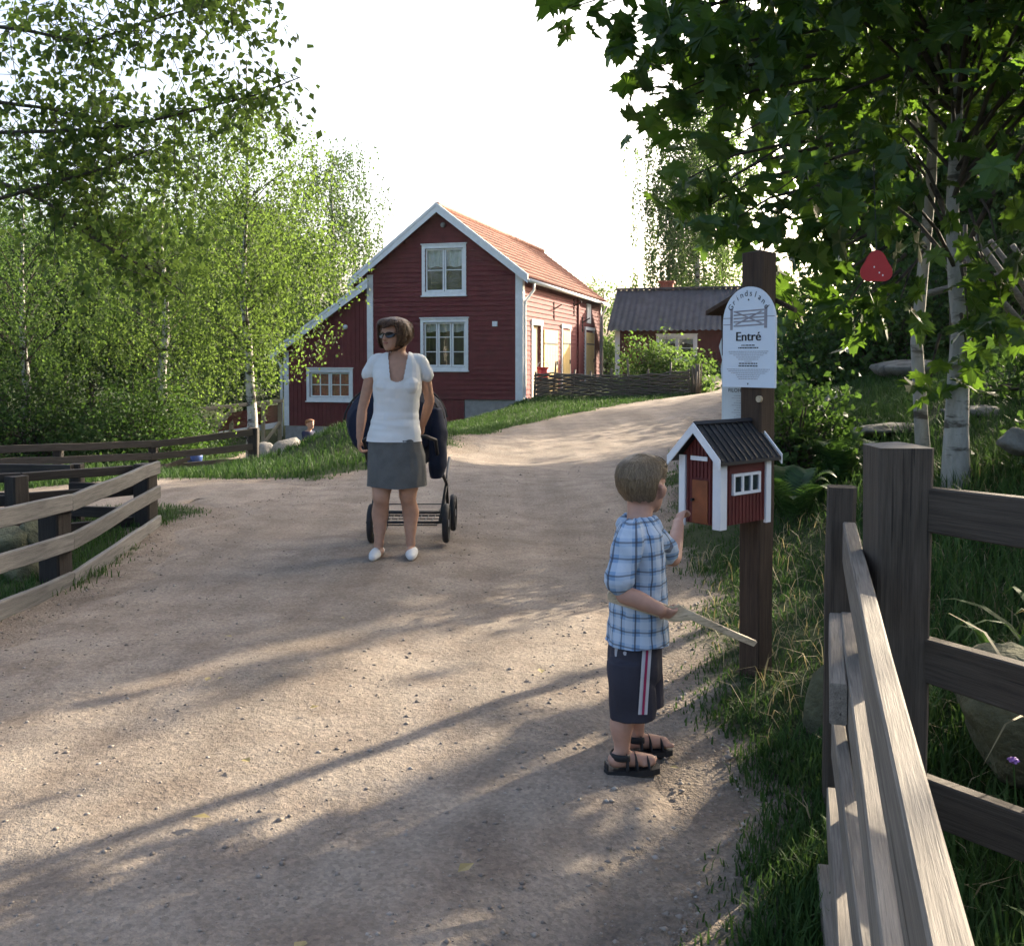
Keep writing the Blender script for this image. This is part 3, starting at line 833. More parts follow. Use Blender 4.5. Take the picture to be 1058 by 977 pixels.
# ------------------------------------------------------------------ rail fence in the middle distance
mf = thing('rail_fence', 'long dark rail fence in front of the leafy shrubs', 'fence', (-7.5,18.8,-.7))
ends = [(262,20.0,442,484),(158,18.9,455,490),(60,18.0,458,495),(-60,17.0,462,500)]
mp = []
for (x,Y,yt,yb) in ends:
    t, bt = at(x,yt,Y), at(x,yb,Y); mp.append((t,bt))
    plank('post', (t.x,t.y,min(bt.z,gz(t.x,t.y)-.05)), (t.x,t.y,t.z), .20 if x==262 else .15, .20 if x==262 else .15, M['wood_dark'], mf, ch=.02, seg=3)
for i in range(3):
    for fr in (.10,.45,.80):
        a, b_ = mp[i][0].lerp(mp[i][1],fr), mp[i+1][0].lerp(mp[i+1][1],fr)
        plank('rail', (a.x,a.y-.1,a.z), (b_.x,b_.y-.1,b_.z), .13, .06, M['wood_post'], mf, seg=3, jit=.012)
plank('rail', tuple(at(196,473,19.2)), tuple(at(158,487,18.6)), .08, .05, M['wood_post'], mf)

# ------------------------------------------------------------------ sign post with sign, letter box house and notice board
e1, e2 = Vector((.766,.643,0)), Vector((-.643,.766,0))
K = Vector((.81,3.75,0))
def MH(a, b_, z):
    p = K + e1*a + e2*b_
    return (p.x, p.y, z)
PC = K + e1*.378 + e2*.10
sp = thing('sign_post', 'thick brown square timber post standing in the grass verge', 'post', (PC.x,PC.y,gz(PC.x,PC.y)))
plank('shaft', (PC.x,PC.y,gz(PC.x,PC.y)-.3), (PC.x,PC.y,1.845), .105, .105, M['wood_sign'], sp, ch=.008, seg=6, jit=.002, up=tuple(e1))
mb = MB(); q = [MH(.378+sx*.052,.10+sy*.052,1.846) for sx,sy in ((-1,-1),(1,-1),(1,1),(-1,1))]; mb.add(q+[MH(.378,.10,1.862)], [(0,1,4),(1,2,4),(2,3,4),(3,0,4),(3,2,1,0)]); obj('cap', mb, M['wood_sign'], sp)
mb = MB(); p = Vector(MH(.323,.05,1.24)); mb.tube([p, p - e1*.012], .014, 10); obj('knot', mb, M['wood_new'], sp)

M['sign_white'] = mat_plain('white_sign_enamel', (.62,.68,.74), .35, .04, 3, 0)
M['ink'] = mat_plain('black_ink', (.012,.012,.014), .6, .1, 5, 0)
M['grey_ink'] = mat_plain('grey_ink', (.25,.24,.26), .6, .2, 25, 0)
sg = thing('entrance_sign', 'white round topped sign reading Entré on the brown post', 'sign', MH(.325,.10,1.287))
def SG(s, out, z):                    # s to the right along the board, out towards the viewer
    p = PC - e1*(.0545+out) - e2*(s-.003)
    return (p.x, p.y, z)
hw, zb_, zt_, zs_ = .131, 1.287, 1.705, 1.555
arc = [(hw*math.cos(t), zs_+(zt_-zs_)*math.sin(t)) for t in np.linspace(0, math.pi, 25)]
poly = [(-hw,zb_),(hw,zb_)] + arc
mb = MB(); mb.prism(poly, lambda a,d_,c_: SG(a,d_,c_), .0, .012); obj('board', mb, M['sign_white'], sg)
def text_mesh(parent, txt, s, z, size, mat, Mf, out=.0135, bold=0, rot=0, align='CENTER', sx=1.0, name='lettering'):
    cu = bpy.data.curves.new(name, 'FONT'); cu.body = txt; cu.size = size; cu.align_x = align; cu.align_y = 'CENTER'; cu.offset = bold; cu.resolution_u = 3
    to = bpy.data.objects.new(name, cu); sc.collection.objects.link(to)
    dg = bpy.context.evaluated_depsgraph_get(); me = bpy.data.meshes.new_from_object(to.evaluated_get(dg))
    bpy.data.objects.remove(to); bpy.data.curves.remove(cu)
    og = org_of(parent); cr, sr_ = math.cos(rot), math.sin(rot)
    for v_ in me.vertices:
        x, y = v_.co.x*sx, v_.co.y
        v_.co = Vector(Mf(s + x*cr - y*sr_, out, z + x*sr_ + y*cr)) - og
    me.materials.clear()
    return link(name, me, mat, parent)
for dx in (-.0016,0,.0016): text_mesh(sg, 'Entré', dx, 1.497, .054, M['ink'], SG, out=.0135+dx*.05, sx=1.08)
T = 'Grindsland'
for i, ch in enumerate(T):
    a = R(148) - R(116)*i/(len(T)-1)
    rx, rz = hw*.80, (zt_-zs_)*.80
    text_mesh(sg, ch, rx*math.cos(a), zs_+rz*math.sin(a)+.002, .035, M['ink'], SG, rot=(a-R(90))*.85)
mb = MB(); mb.prism([(.0,1.655),(.004,1.651),(0,1.647),(-.004,1.651)], SG, .0125,.0138); mb.prism([(-.004,1.305),(.004,1.305),(0,1.297)], SG, .0125,.0138); obj('ornament', mb, M['ink'], sg)
gt = MB()                              # printed picture of a field gate
for zz in (1.605,1.590,1.576,1.562,1.545): gt.box((-.075,.0124,zz-.003),(.082,.0132,zz+.003), lambda a,d_,c_: SG(a,d_,c_+a*.03))
gt.box((-.128,.0124,1.575),(-.088,.0131,1.578), SG); gt.box((.088,.0124,1.578),(.128,.0131,1.581), SG); gt.box((-.128,.0124,1.548),(-.088,.0131,1.551), SG)
gt.box((-.092,.0124,1.527),(-.080,.0134,1.617), SG); gt.box((.078,.0124,1.532),(.092,.0134,1.622), SG)
gt.prism([(-.07,1.60),(-.06,1.603),(.07,1.553),(.06,1.55)], SG, .0124,.0130); gt.prism([(-.07,1.55),(-.06,1.547),(.07,1.60),(.06,1.603)], SG, .0124,.0129)
tag(obj('gate_picture', gt, M['grey_ink'], sg), 'faint grey printed picture of a field gate')
rnt = random.Random(11)
tl = MB()
def text_line(mb, Mf, sc_, half, z, h, out=.0124, dens=.85):
    s = -half
    while s < half-.002:
        wl = rnt.uniform(.004,.014); 
        mb.box((sc_+s,out,z-h/2),(sc_+min(s+wl,half),out+.0008,z+h/2), Mf); s += wl + .0028
for (z,hf,h) in ((1.4365,.100,.0022),(1.4285,.095,.0022),(1.4205,.075,.0022),(1.412,.060,.0022),(1.4035,.050,.0022),(1.395,.018,.0022),(1.362,.108,.0022),(1.354,.100,.0022),(1.346,.085,.0022),(1.338,.060,.0022),(1.330,.055,.0022),(1.322,.048,.0022)):
    text_line(tl, SG, 0, hf, z, h)
tag(obj('small_print', tl, M['grey_ink'], sg), kind='stuff')
tl = MB()
for (z,hf) in ((1.462,.034),(1.4515,.050),(1.3865,.046),(1.376,.048)): text_line(tl, SG, 0, hf, z, .0045)
tag(obj('bold_print', tl, M['ink'], sg), kind='stuff')

nb = thing('notice_board', 'greyish white notice under a little wooden roof behind the brown post', 'sign', MH(.46,.15,1.12))
def NB(s, out, z):
    p = PC + e1*(.0545+.012-out) - e2*s
    return (p.x, p.y, z)
M['notice'] = mat_plain('weathered_notice', (.50,.55,.55), .6, .08, 6, .1)
edge = [(-.232,1.12),(-.232,1.30),(-.240,1.36),(-.232,1.40),(-.250,1.46),(-.236,1.50),(-.225,1.56),(-.20,1.62)]
mb = MB(); mb.prism([(.015,1.62),(.015,1.12)] + edge, NB, .0, .010); obj('panel', mb, M['notice'], nb)
text_mesh(nb, 'FILOHTN', -.145, 1.268, .024, M['ink'], NB, out=.011, sx=1.05)
tl = MB()
for k in range(11): text_line(tl, NB, -.12, .045+.015*math.sin(k*2.1), 1.245-k*.0105, .0022, .0104)
tag(obj('small_print', tl, M['grey_ink'], nb), kind='stuff')
for s0, s1 in ((-.06,-.262),(-.06,.128)):
    mb = MB(); mb.prism([(s0,1.705),(s1,1.615),(s1,1.597),(s0,1.687)], NB, -.02, .09 if s1 < 0 else -.0); obj('roof_board', mb, M['wood_sign'], nb)
mb = MB(); mb.prism([(-.228,1.60),(-.195,1.60),(-.195,1.44),(-.222,1.42)], NB, .011, .025); obj('side_batten', mb, M['wood_sign'], nb)

mh = thing('letter_box_house', 'miniature red house box with black roof mounted on the post', 'letter box', MH(.17,.1,.75))
ML, MW, MZ0, MSL, MAP = .315, .19, .75, 1.12, 1.125
def mzr(b_): return MAP - abs(b_-.095)*MSL
M['mini_red'] = mat_plain('mini_house_red', (.10,.016,.014), .6, .2, 12, .1)
M['mini_white'] = mat_plain('mini_house_white', (.70,.71,.72), .5, .05, 12, .05)
M['mini_black'] = mat_plain('mini_roof_black', (.022,.023,.026), .5, .3, 10, .15)
M['mini_door'] = mat_plain('mini_door_brown', (.22,.065,.022), .6, .25, 15, .1)
mb = MB(); mb.prism([(0,MZ0),(MW,MZ0),(MW,mzr(MW)),(.095,MAP),(0,mzr(0))], lambda b_,a,z: MH(a,b_,z), .002, ML-.002); obj('walls', mb, M['mini_red'], mh)
nb_ = 9
for k in range(nb_+1):                # cover strips on the gable
    b_ = .012 + (MW-.024)*k/nb_
    if .055 < b_ < .135: 
        mb = MB(); mb.box((-.003,b_-.004,.935),(.003,b_+.004,mzr(b_)-.004), MH)
    else:
        mb = MB(); mb.box((-.003,b_-.004,MZ0+.001),(.003,b_+.004,mzr(b_)-.004), MH)
    obj('batten', mb, M['mini_red'], mh)
for k in range(14):
    a = .012 + (ML-.024)*k/13
    mb = MB(); 
    if .068 < a < .262: mb.box((a-.004,-.003,MZ0+.001),(a+.004,.003,.862), MH)
    else: mb.box((a-.004,-.003,MZ0+.001),(a+.004,.003,mzr(0)-.004), MH)
    obj('batten', mb, M['mini_red'], mh)
for (a0,a1,b0,b1) in ((-.010,.030,-.010,.0025),(-.0105,-.001,-.0005,.028),(-.011,-.0005,MW-.022,MW+.008),(ML-.028,ML+.004,-.0105,.002),(-.006,.03,MW,MW+.009)):
    mb = MB(); mb.box((a0,b0,MZ0-.012),(a1,b1,mzr(max(0,min(MW,(b0+b1)/2)))-.006), MH); obj('corner_board', mb, M['mini_white'], mh)
w = MB(); wz0, wz1, wa0, wa1 = .868,.952,.070,.248
for (a0,a1,z0,z1) in ((wa0,wa1,wz0,wz0+.011),(wa0,wa1,wz1-.011,wz1)): w.box((a0,-.012,z0),(a1,-.001,z1), MH)
for a in (wa0,wa0+.0565,wa0+.1130,wa1-.011): w.box((a,-.0115,wz0+.011),(a+.011,-.0012,wz1-.011), MH)
wo_ = obj('window', w, M['mini_white'], mh)
M['dark_pane'] = mat_plain('dark_pane', (.02,.03,.035), .12, .2, 5, 0, spec=.6)
for k in range(3):
    a = wa0+.011+k*.0565; mb = MB(); mb.box((a,-.0045,wz0+.011),(a+.0455,-.0015,wz1-.011), MH); obj('pane', mb, M['dark_pane'], wo_)
mb = MB(); mb.box((-.0045,.058,MZ0+.004),(-.0005,.135,.925), MH); dr = obj('door', mb, M['mini_door'], mh)
mb = MB(); p = Vector(MH(-.004,.128,.845)); mb.tube([p, p-e1*.014], .006, 8); obj('knob', mb, M['black_iron'], dr)
mb = MB(); mb.box((-.0075,.058,1.003),(-.004,.142,1.020), MH); obj('name_plate', mb, M['mini_white'], mh)
for sgn in (-1,1):                    # roof halves
    ee = .095+sgn*.132; ze = MAP+.010-.132*MSL
    mb = MB(); mb.prism([(.095,MAP+.018),(ee,ze+.018),(ee,ze+.006),(.095,MAP+.006)], lambda b_,a,z: MH(a,b_,z), -.045, ML+.035); r_ = obj('roof', mb, M['mini_black'], mh)
    for k in range(11):
        a = -.03 + (ML+.05)*k/10
        mb = MB(); mb.prism([(.095,MAP+.026),(ee,ze+.026),(ee,ze+.0185),(.095,MAP+.0185)], lambda b_,aa,z: MH(aa,b_,z), a-.005, a+.005); obj('roof_rib', mb, M['mini_black'], r_)
    for a0,a1 in ((-.052,-.046),(ML+.0355,ML+.043)):
        mb = MB(); mb.prism([(.095,MAP+.030),(ee,ze+.030),(ee,ze-.010),(.095,MAP-.010)], lambda b_,a,z: MH(a,b_,z), a0, a1); obj('bargeboard', mb, M['mini_white'], mh)
mb = MB(); mb.prism([(.095,MAP+.036),(.107,MAP+.024),(.095,MAP+.014),(.083,MAP+.024)], lambda b_,a,z: MH(a,b_,z), -.045, ML+.035); obj('ridge_cap', mb, M['mini_black'], mh)

# ------------------------------------------------------------------ near fences at the right
nf = thing('slatted_fence', 'weathered grey fence of stacked rails running towards the viewer', 'fence', (1.0,3.0,-.05))
def zrail(px0,py0,px1,py1,z,hh,tt,ext=0.35,seed=0,mat='wood_grey'):
    Y0 = None
    def onz(px,py):
        a = (px-529)/1000; b_ = (410.5-py)/1000
        d = Vector((a, _cp+b_*_sp, -_sp+b_*_cp)); return Vector((0,0,CAM_H)) + d*((z-CAM_H)/d.z)
    p0, p1 = onz(px0,py0), onz(px1,py1)
    d = (p1-p0).normalized(); p1 = p1 + d*ext
    o = plank('rail', (p0.x,p0.y,z-hh/2), (p1.x,p1.y,z-hh/2), hh, tt, M[mat], nf, ch=.004, seg=6, jit=.0015, seed=seed)
    return o
zrail(878,540,983,977,.90,.125,.038,.55,1)
zrail(874,631,925,977,.62,.115,.036,.8,2)
zrail(866,742,900,977,.40,.11,.034,.9,3)
zrail(861,813,874,977,.20,.11,.034,.9,4)
zrail(851,893,862,977,.03,.10,.034,.9,5)
zrail(863.5,632,866,706,.615,.10,.040,0,6)
p = at(871,700,2.98)
post('post', p.x, 3.02, 1.005, .085, M['wood_post'], nf, rot=.25)
post('post', .28, .25, .98, .085, M['wood_post'], nf, rot=.25)
gp = thing('gate_post', 'stout square brown grey gate post at the near fence corner', 'post', (.965,2.47,0))
plank('shaft', (.996,2.50,-.2), (.998,2.50,1.178), .135, .135, M['wood_post'], gp, ch=.007, seg=6, jit=.002, up=(.05,1,0))
mb = MB(); q = .068
mb.add([(.998-q,2.50-q,1.178),(.998+q,2.50-q,1.178),(.998+q,2.50+q,1.178),(.998-q,2.50+q,1.178),(.998,2.50,1.190)],[(0,1,4),(1,2,4),(2,3,4),(3,0,4)]); obj('cap', mb, M['wood_grey'], gp)
rfc = thing('plank_fence', 'dark plank fence leading off from the stout gate post', 'fence', (1.3,2.0,0))
for (pa,pb,hh) in (((956,502,2.46),(1058,515,2.25),.115),((952,656,2.46),(1058,690,2.22),.115),((952,800,2.46),(1058,840,2.26),.115)):
    a, b_ = at(*pa), at(*pb); d = (b_-a); e_ = b_ + d*5.0
    plank('rail', (a.x,a.y,a.z-hh/2), (e_.x,e_.y,(a.z+b_.z)/2-hh/2), hh, .04, M['wood_dark'] if False else M['wood_post'], rfc, ch=.004, seg=6, jit=.002)
    ZL = (e_.x, e_.y)
post('post', ZL[0]+.05, ZL[1], 1.15, .12, M['wood_post'], rfc)

rock('boulder', 'grey upright boulder in the grass behind the slatted fence', (at(858,720,3.6).x,3.5,.06), (.075,.13,.24), M['moss_stone'], 21, 'boulder')
rock('boulder', 'mossy brown boulder under the dark plank fence', (1.66,3.05,.28), (.32,.28,.22), M['moss_stone'], 22, 'boulder', None, 3)
rock('boulder', 'low mossy stone behind the lowest fence plank', (1.9,2.3,.25), (.40,.26,.22), M['moss_stone'], 29, 'boulder')
# rocks on the bank and by the house
M['stone_dark'] = mat_plain('dark_grey_stone', (.13,.125,.105), .95, .5, 6, .8, 22, dist=.03)  # darker tone of the grey stone
for k,(px,py,Y,r_,lb) in enumerate(((925,449,8.2,(.46,.25,.07),'flat grey rock ledge on the grassy bank behind the gate post'),(1004,447,8.0,(.30,.2,.08),'grey rock beside the pale maple trunk'),
     (1052,452,5.4,(.16,.14,.08),'pale stone on the bank at the picture edge'),(935,378,12.5,(.75,.4,.16),'long flat rock below the dark bushes'),(815,398,19,(.35,.3,.28),'pale stone beneath the yellow marker box'))):
    p = at(px,py,Y); rock('rock', lb, (p.x,Y,max(p.z-.02, gz(p.x,Y)+.02)), r_, M['stone_dark'], 30+k)
for k,(px,py,Y,r_,lb) in enumerate(((300,466,21.5,(.50,.4,.40),'rounded grey boulder the small child sits against'),(275,470,21.8,(.42,.35,.32),'grey boulder next to the birch trunk'),(322,465,21.2,(.34,.3,.26),'low boulder at the edge of the grass mound'))):
    p = at(px,py,Y); rock('boulder', lb, (p.x,Y,p.z), r_, M['stone'], 50+k, 'boulder')
for k,(px,py,Y,r_,lb) in enumerate(((36,560,6.6,(.16,.13,.17),'squat grey stone inside the pen near the dark post'),(22,588,6.2,(.17,.14,.14),'rough stone behind the lowest fence board'),(8,560,6.5,(.17,.15,.12),'stone at the photo edge inside the pen'))):
    p = at(px,py,Y); rock('rock', lb, (p.x,Y,p.z), r_, M['moss_stone'], 60+k)
yb = thing('marker_box', 'small yellow box on a post beyond the ferns', 'box', tuple(at(822,398,19)))
p = at(822,384,19); mb = MB(); mb.box((p.x-.10,19-.1,p.z-.20),(p.x+.10,19.1,p.z+.17)); mb.prism([(p.x-.12,p.z+.17),(p.x+.12,p.z+.17),(p.x+.05,p.z+.23),(p.x-.10,p.z+.21)], lambda a,d_,c_:(a,d_,c_), 18.88,19.12)
M['yellow'] = mat_plain('yellow_enamel', (.55,.33,.02), .5, .15, 6, .1)
obj('case', mb, M['yellow'], yb); mb = MB(); mb.tube([(p.x,19,p.z-.2),(p.x,19,gz(p.x,19)-.1)], .04, 8); obj('stem', mb, M['wood_post'], yb)
bt = thing('blue_tub', 'small blue tub on the ground behind the rail fence', 'tub', tuple(at(200,475,21)))
M['blue'] = mat_plain('blue_plastic', (.03,.07,.24), .4, .1, 6, .05)
p = at(201,471,21); mb = MB(); mb.tube([(p.x,21,p.z-.16),(p.x,21,p.z+.10)], [.15,.19], 14); mb.tube([(p.x,21,p.z+.08),(p.x,21,p.z+.105)], .20, 14); obj('bowl', mb, M['blue'], bt, True)

# split pole fence on the bank
gs = thing('split_pole_fence', 'old grey fence of slanting split poles on the bank', 'fence', (6.3,11.5,gz(6.3,11.5)))
rng_ = random.Random(9)
for k in range(15):
    x0 = 5.0 + k*.24; y0 = 11.2+rng_.uniform(-.1,.1)+k*.05; zb_ = gz(x0,y0)
    L = rng_.uniform(1.5,2.3)
    mb = MB(); mb.tube([(x0+L*.62,y0+.15,zb_-.05+rng_.uniform(-.05,.15)),(x0+L*.2,y0,zb_+L*.45),(x0-.15,y0-.05,zb_+L*.80+rng_.uniform(-.05,.1))], [.045,.042,.03], 6); obj('slanting_pole', mb, M['wood_grey'], gs, True)
for k in range(5):
    x0 = 5.2+k*.8; zb_ = gz(x0,11.3)
    for s in (-.10,.12):
        mb = MB(); mb.tube([(x0,11.3+s,zb_-.1),(x0+rng_.uniform(-.05,.1),11.35+s,zb_+1.75)], [.035,.025], 6); obj('stake', mb, M['wood_post'], gs, True)
for zz in (1.05,):
    mb = MB(); mb.tube([(4.7,11.3,gz(4.7,11.3)+zz),(6.5,11.5,gz(6.5,11.5)+zz+.05),(9,11.8,gz(9,11.8)+zz)], .045, 6); obj('top_pole', mb, M['wood_grey'], gs, True)
# ------------------------------------------------------------------ vegetation
NR = np.random.default_rng(12)
M['leaf_maple'] = mat_leaf('maple_leaf', [(.018,.040,.010),(.030,.060,.014),(.045,.085,.018)], .36, .45, (.20,.30,.025))
M['leaf_birch'] = mat_leaf('birch_leaf', [(.035,.060,.018),(.055,.085,.024),(.085,.105,.03)], .46, .6, (.24,.30,.05), .15)
M['leaf_dark'] = mat_leaf('shrub_leaf', [(.022,.042,.012),(.036,.066,.018),(.055,.085,.025)], .32, .6, (.13,.20,.03), .15)
M['leaf_lime'] = mat_leaf('lime_leaf', [(.042,.075,.018),(.062,.095,.026),(.09,.115,.032)], .40, .6, (.19,.26,.045), .15)
M['leaf_far'] = mat_leaf('distant_leaf', [(.030,.050,.018),(.045,.072,.024),(.065,.088,.035)], .34, .65, (.15,.21,.05), .12)
M['leaf_conifer'] = mat_leaf('conifer_needle', [(.014,.026,.012),(.022,.038,.017),(.03,.05,.02)], .2, .6, (.08,.12,.03))
M['grass'] = mat_leaf('grass_blade', [(.030,.058,.016),(.046,.080,.022),(.070,.098,.034)], .26, .65, (.11,.17,.035), .1)
M['fern'] = mat_leaf('fern_frond', [(.025,.055,.014),(.04,.08,.02),(.05,.085,.022)], .3, .5, (.12,.20,.03))
M['dry'] = mat_leaf('dry_grass', [(.20,.16,.08),(.28,.23,.12),(.34,.29,.17)], .3, .6, (.3,.25,.1), green=False)
M['bark_maple'] = mat_bark('pale_maple_bark', (.27,.265,.235), (.40,.39,.355), (.09,.08,.065), stretch=(2.2,2.2,8.5), mscale=.95, thr=(.545,.60))
M['bark_birch'] = mat_bark('birch_bark', (.34,.33,.30), (.52,.50,.46), (.035,.03,.027), stretch=(2,2,5), mscale=1.2, thr=(.48,.58))
M['bark_dark'] = mat_bark('dark_bark', (.045,.038,.03), (.085,.07,.055), (.02,.018,.015))

LEAF_OVATE = (np.array([(0,0,0),(.33,.40,.07),(.0,1,-.05),(-.33,.40,.07),(0,.45,0)]), np.array([(0,1,4),(1,2,4),(2,3,4),(3,0,4)]))
LEAF_QUAD = (np.array([(0,0,0),(.36,.45,.08),(0,1,-.04),(-.36,.45,.08)]), np.array([(0,1,2),(0,2,3)]))
_ml = [(0,0),(.10,.05),(.34,-.08),(.30,.10),(.55,.20),(.40,.30),(.58,.50),(.44,.50),(.47,.66),(.26,.55),(.20,.66),(.14,.92),(.07,.86),(0,1.06)]
_ml = _ml + [(-x,y) for x,y in _ml[-2:0:-1]]
LEAF_MAPLE = (np.array([(x,y,.10*abs(x)-.10*max(0,y-.5)-(.12 if abs(x)>.45 else 0)) for x,y in _ml]+[(0,.36,.0)]), np.array([(i,(i+1)%len(_ml),len(_ml)) for i in range(len(_ml))]))

def leaves(pos, axis, nrm, size, tmpl):
    """numpy batch of oriented leaf copies -> verts, tris"""
    tv, tf = tmpl
    a = axis/np.linalg.norm(axis,axis=1,keepdims=True)
    s = np.cross(a, nrm); s /= np.maximum(np.linalg.norm(s,axis=1,keepdims=True),1e-6)
    n = np.cross(s, a)
    V = pos[:,None,:] + size[:,None,None]*(tv[None,:,0:1]*s[:,None,:] + tv[None,:,1:2]*a[:,None,:] + tv[None,:,2:3]*n[:,None,:])
    F = tf[None]+ (np.arange(len(pos))*len(tv))[:,None,None]
    return V.reshape(-1,3), F.reshape(-1,3)

def rand_dirs(n, down=0.0, rng=None):
    d = rng.normal(size=(n,3)); d[:,2] -= down
    return d/np.linalg.norm(d,axis=1,keepdims=True)

def tree(name, label, base, trunk_pts, trunk_r, crown, n_cl, per, leaf_sz, lmat, bmat, seed=1, droop=0., sig=.3, tmpl=LEAF_QUAD, cat='tree', group=None, inner=.35,
         bark_n=10, sides=5, br_r=.03, strand=0, keep=None, flat=.0, stems=None, nrm_up=0.0, br_skip=1):
    """trunk path + limbs to clump centres inside the crown ellipsoid + leaves about each clump"""
    rng = np.random.default_rng(seed)
    t = thing(name, label, cat, base, group)
    og = Vector(base)
    tp = [Vector(p) for p in trunk_pts]
    mb = MB(); rr = [trunk_r*(1-.86*(i/(len(tp)-1))**1.15) for i in range(len(tp))]
    rr[0] *= 1.25
    mb.tube(tp, rr, bark_n); obj('trunk', mb, bmat, t, True)
    cx, cy, cz, rx, ry, rz = crown
    cl = []
    while len(cl) < n_cl:
        d = rng.normal(size=3); d /= np.linalg.norm(d)
        r = (inner**3 + (1-inner**3)*rng.random())**(1/3)
        p = np.array([cx+rx*d[0]*r, cy+ry*d[1]*r, cz+rz*d[2]*r])
        if keep is not None and not keep(p): continue
        cl.append(p)
    cl = np.array(cl)
    bm_ = MB()
    zs = [p.z for p in tp]
    for p in cl[::br_skip]:
        # leave the trunk below the clump
        zt = np.clip(p[2]-.45*math.hypot(p[0]-cx,p[1]-cy)-.2*rz*rng.random(), zs[0]+.25*(zs[-1]-zs[0]), zs[-1])
        k = int(np.searchsorted(zs, zt)); k = min(max(k,1),len(tp)-1)
        f = (zt-zs[k-1])/max(1e-6,zs[k]-zs[k-1]); a = tp[k-1].lerp(tp[k],f)
        b_ = Vector(p); mid = a.lerp(b_,.5)+Vector((rng.normal()*.06,rng.normal()*.06,.10*(b_-a).length))
        q1 = a.lerp(mid,.5)+Vector((0,0,.03*(b_-a).length)); q2 = mid.lerp(b_,.55)+Vector((rng.normal()*.05,rng.normal()*.05,.03*(b_-a).length))
        r0 = br_r*(.5+.5*rng.random())
        bm_.tube([a,q1,mid,q2,b_], [r0,r0*.75,r0*.5,r0*.32,r0*.15], sides, cap=False)
    if n_cl: tag(obj('branches', bm_, M['bark_dark'], t, True), kind='stuff')
    P, A = [], []
    for p in cl:
        m_ = max(3,int(per*(.6+.8*rng.random())))
        if strand:
            ns = max(1, m_//strand)
            for _ in range(ns):
                s0 = p + rng.normal(size=3)*sig*np.array([1,1,.5]); ln = droop*(.4+.9*rng.random())
                tt = rng.random(strand)
                sw = rng.normal(size=2)*.10
                q = s0[None,:]+np.stack([sw[0]*tt+rng.normal(size=strand)*.035*ln**.5, sw[1]*tt+rng.normal(size=strand)*.035*ln**.5, -ln*tt],-1)
                P.append(q); A.append(rand_dirs(strand,1.2,rng))
        else:
            q = p[None,:]+rng.normal(size=(m_,3))*sig*np.array([1,1,.7-flat])
            P.append(q); A.append(rand_dirs(m_,droop,rng))
    P = np.concatenate(P); A = np.concatenate(A)
    N_ = rng.normal(size=P.shape); N_[:,2] += nrm_up
    V, F = leaves(P, A, N_, leaf_sz*(.65+.6*rng.random(len(P))), tmpl)
    V = V - np.array(og)[None,:]
    o = link('crown', grid_mesh('crown', V, F, False), lmat, t); tag(o, kind='stuff')
    return t

def trunk_path(x, y, h, lean=(0,0), n=7, wob=.08, seed=0, z=None):
    rn = random.Random(seed); z0 = (gz(x,y) if z is None else z)-.15
    return [(x+lean[0]*(i/n)**1.3+rn.uniform(-wob,wob)*(i>0), y+lean[1]*(i/n)**1.3+rn.uniform(-wob,wob)*(i>0), z0+(h+.15)*i/n) for i in range(n+1)]

def simple_tree(name, label, x, y, h, rx, rz, lmat, bmat, seed, leaf=.14, n_cl=110, per=38, tr=.14, cz=None, droop=.2, sig=.38, strand=0, group=None, lean=(0,0), cat='tree', ry=None, z=None, inner=.35, tmpl=LEAF_QUAD):
    z0 = gz(x,y) if z is None else z
    return tree(name, label, (x,y,z0), trunk_path(x,y,h*.92,lean,seed=seed,z=z0), tr, (x+lean[0]*.6,y+lean[1]*.6,z0+(cz if cz is not None else h-rz),rx,ry or rx,rz), n_cl, per, leaf, M[lmat], M[bmat], seed, droop, sig, tmpl, cat, group, inner, strand=strand, br_skip=3, br_r=.022)

# --- maple by the fence
mz = gz(2.74,6.0)
def maple_keep(p):
    # leave the lower left of the crown open, as under the arching limbs
    px, py = 529+1000*p[0]/p[1], 372-1000*(p[2]-1.4)/p[1]
    s_, u_ = p[0]*math.cos(SUN_AZ)-p[1]*math.sin(SUN_AZ), p[0]*math.sin(SUN_AZ)+p[1]*math.cos(SUN_AZ)
    if -3.75 < s_ < -2.1 and p[2] < .384*(u_-.6)+.35: return False        # crown cut away here so low sun reaches the road
    if -1.25 < s_ < .25 and p[2] < .384*(u_-.8)+1.45: return False  # second gap cut in the crown to let sun onto the rail
    return p[2] > 1.75 + .25*math.sin(p[0]*5) and px > np.interp(py, [-500,-150,0,100,215,300,345],[630,630,655,785,850,915,975]) and not (p[1] < 6.15 and 905 < px < 1065 and py > 30) and not (p[1] < 5.6 and 860 < px < 960 and 215 < py < 330)
mt = tree('maple_tree', 'broad leaved maple with pale scarred trunk arching over the sign', (2.74,6.0,mz),
     [(2.76,6.0,mz-.15),(2.76,6.0,mz+.4),(2.765,6.0,1.25),(2.78,6.0,1.62),(2.745,6.0,1.85),(2.71,6.0,2.3),(2.74,6.0,3.2),(2.8,6.1,4.6),(2.7,6.0,6.6)], .078, (2.65,6.05,4.6,2.95,2.3,3.1), 520, 24, .150, M['leaf_maple'], M['bark_maple'], 5, .9, .26, LEAF_MAPLE, inner=.30, bark_n=18, br_r=.020, keep=maple_keep, nrm_up=1.2, br_skip=5)
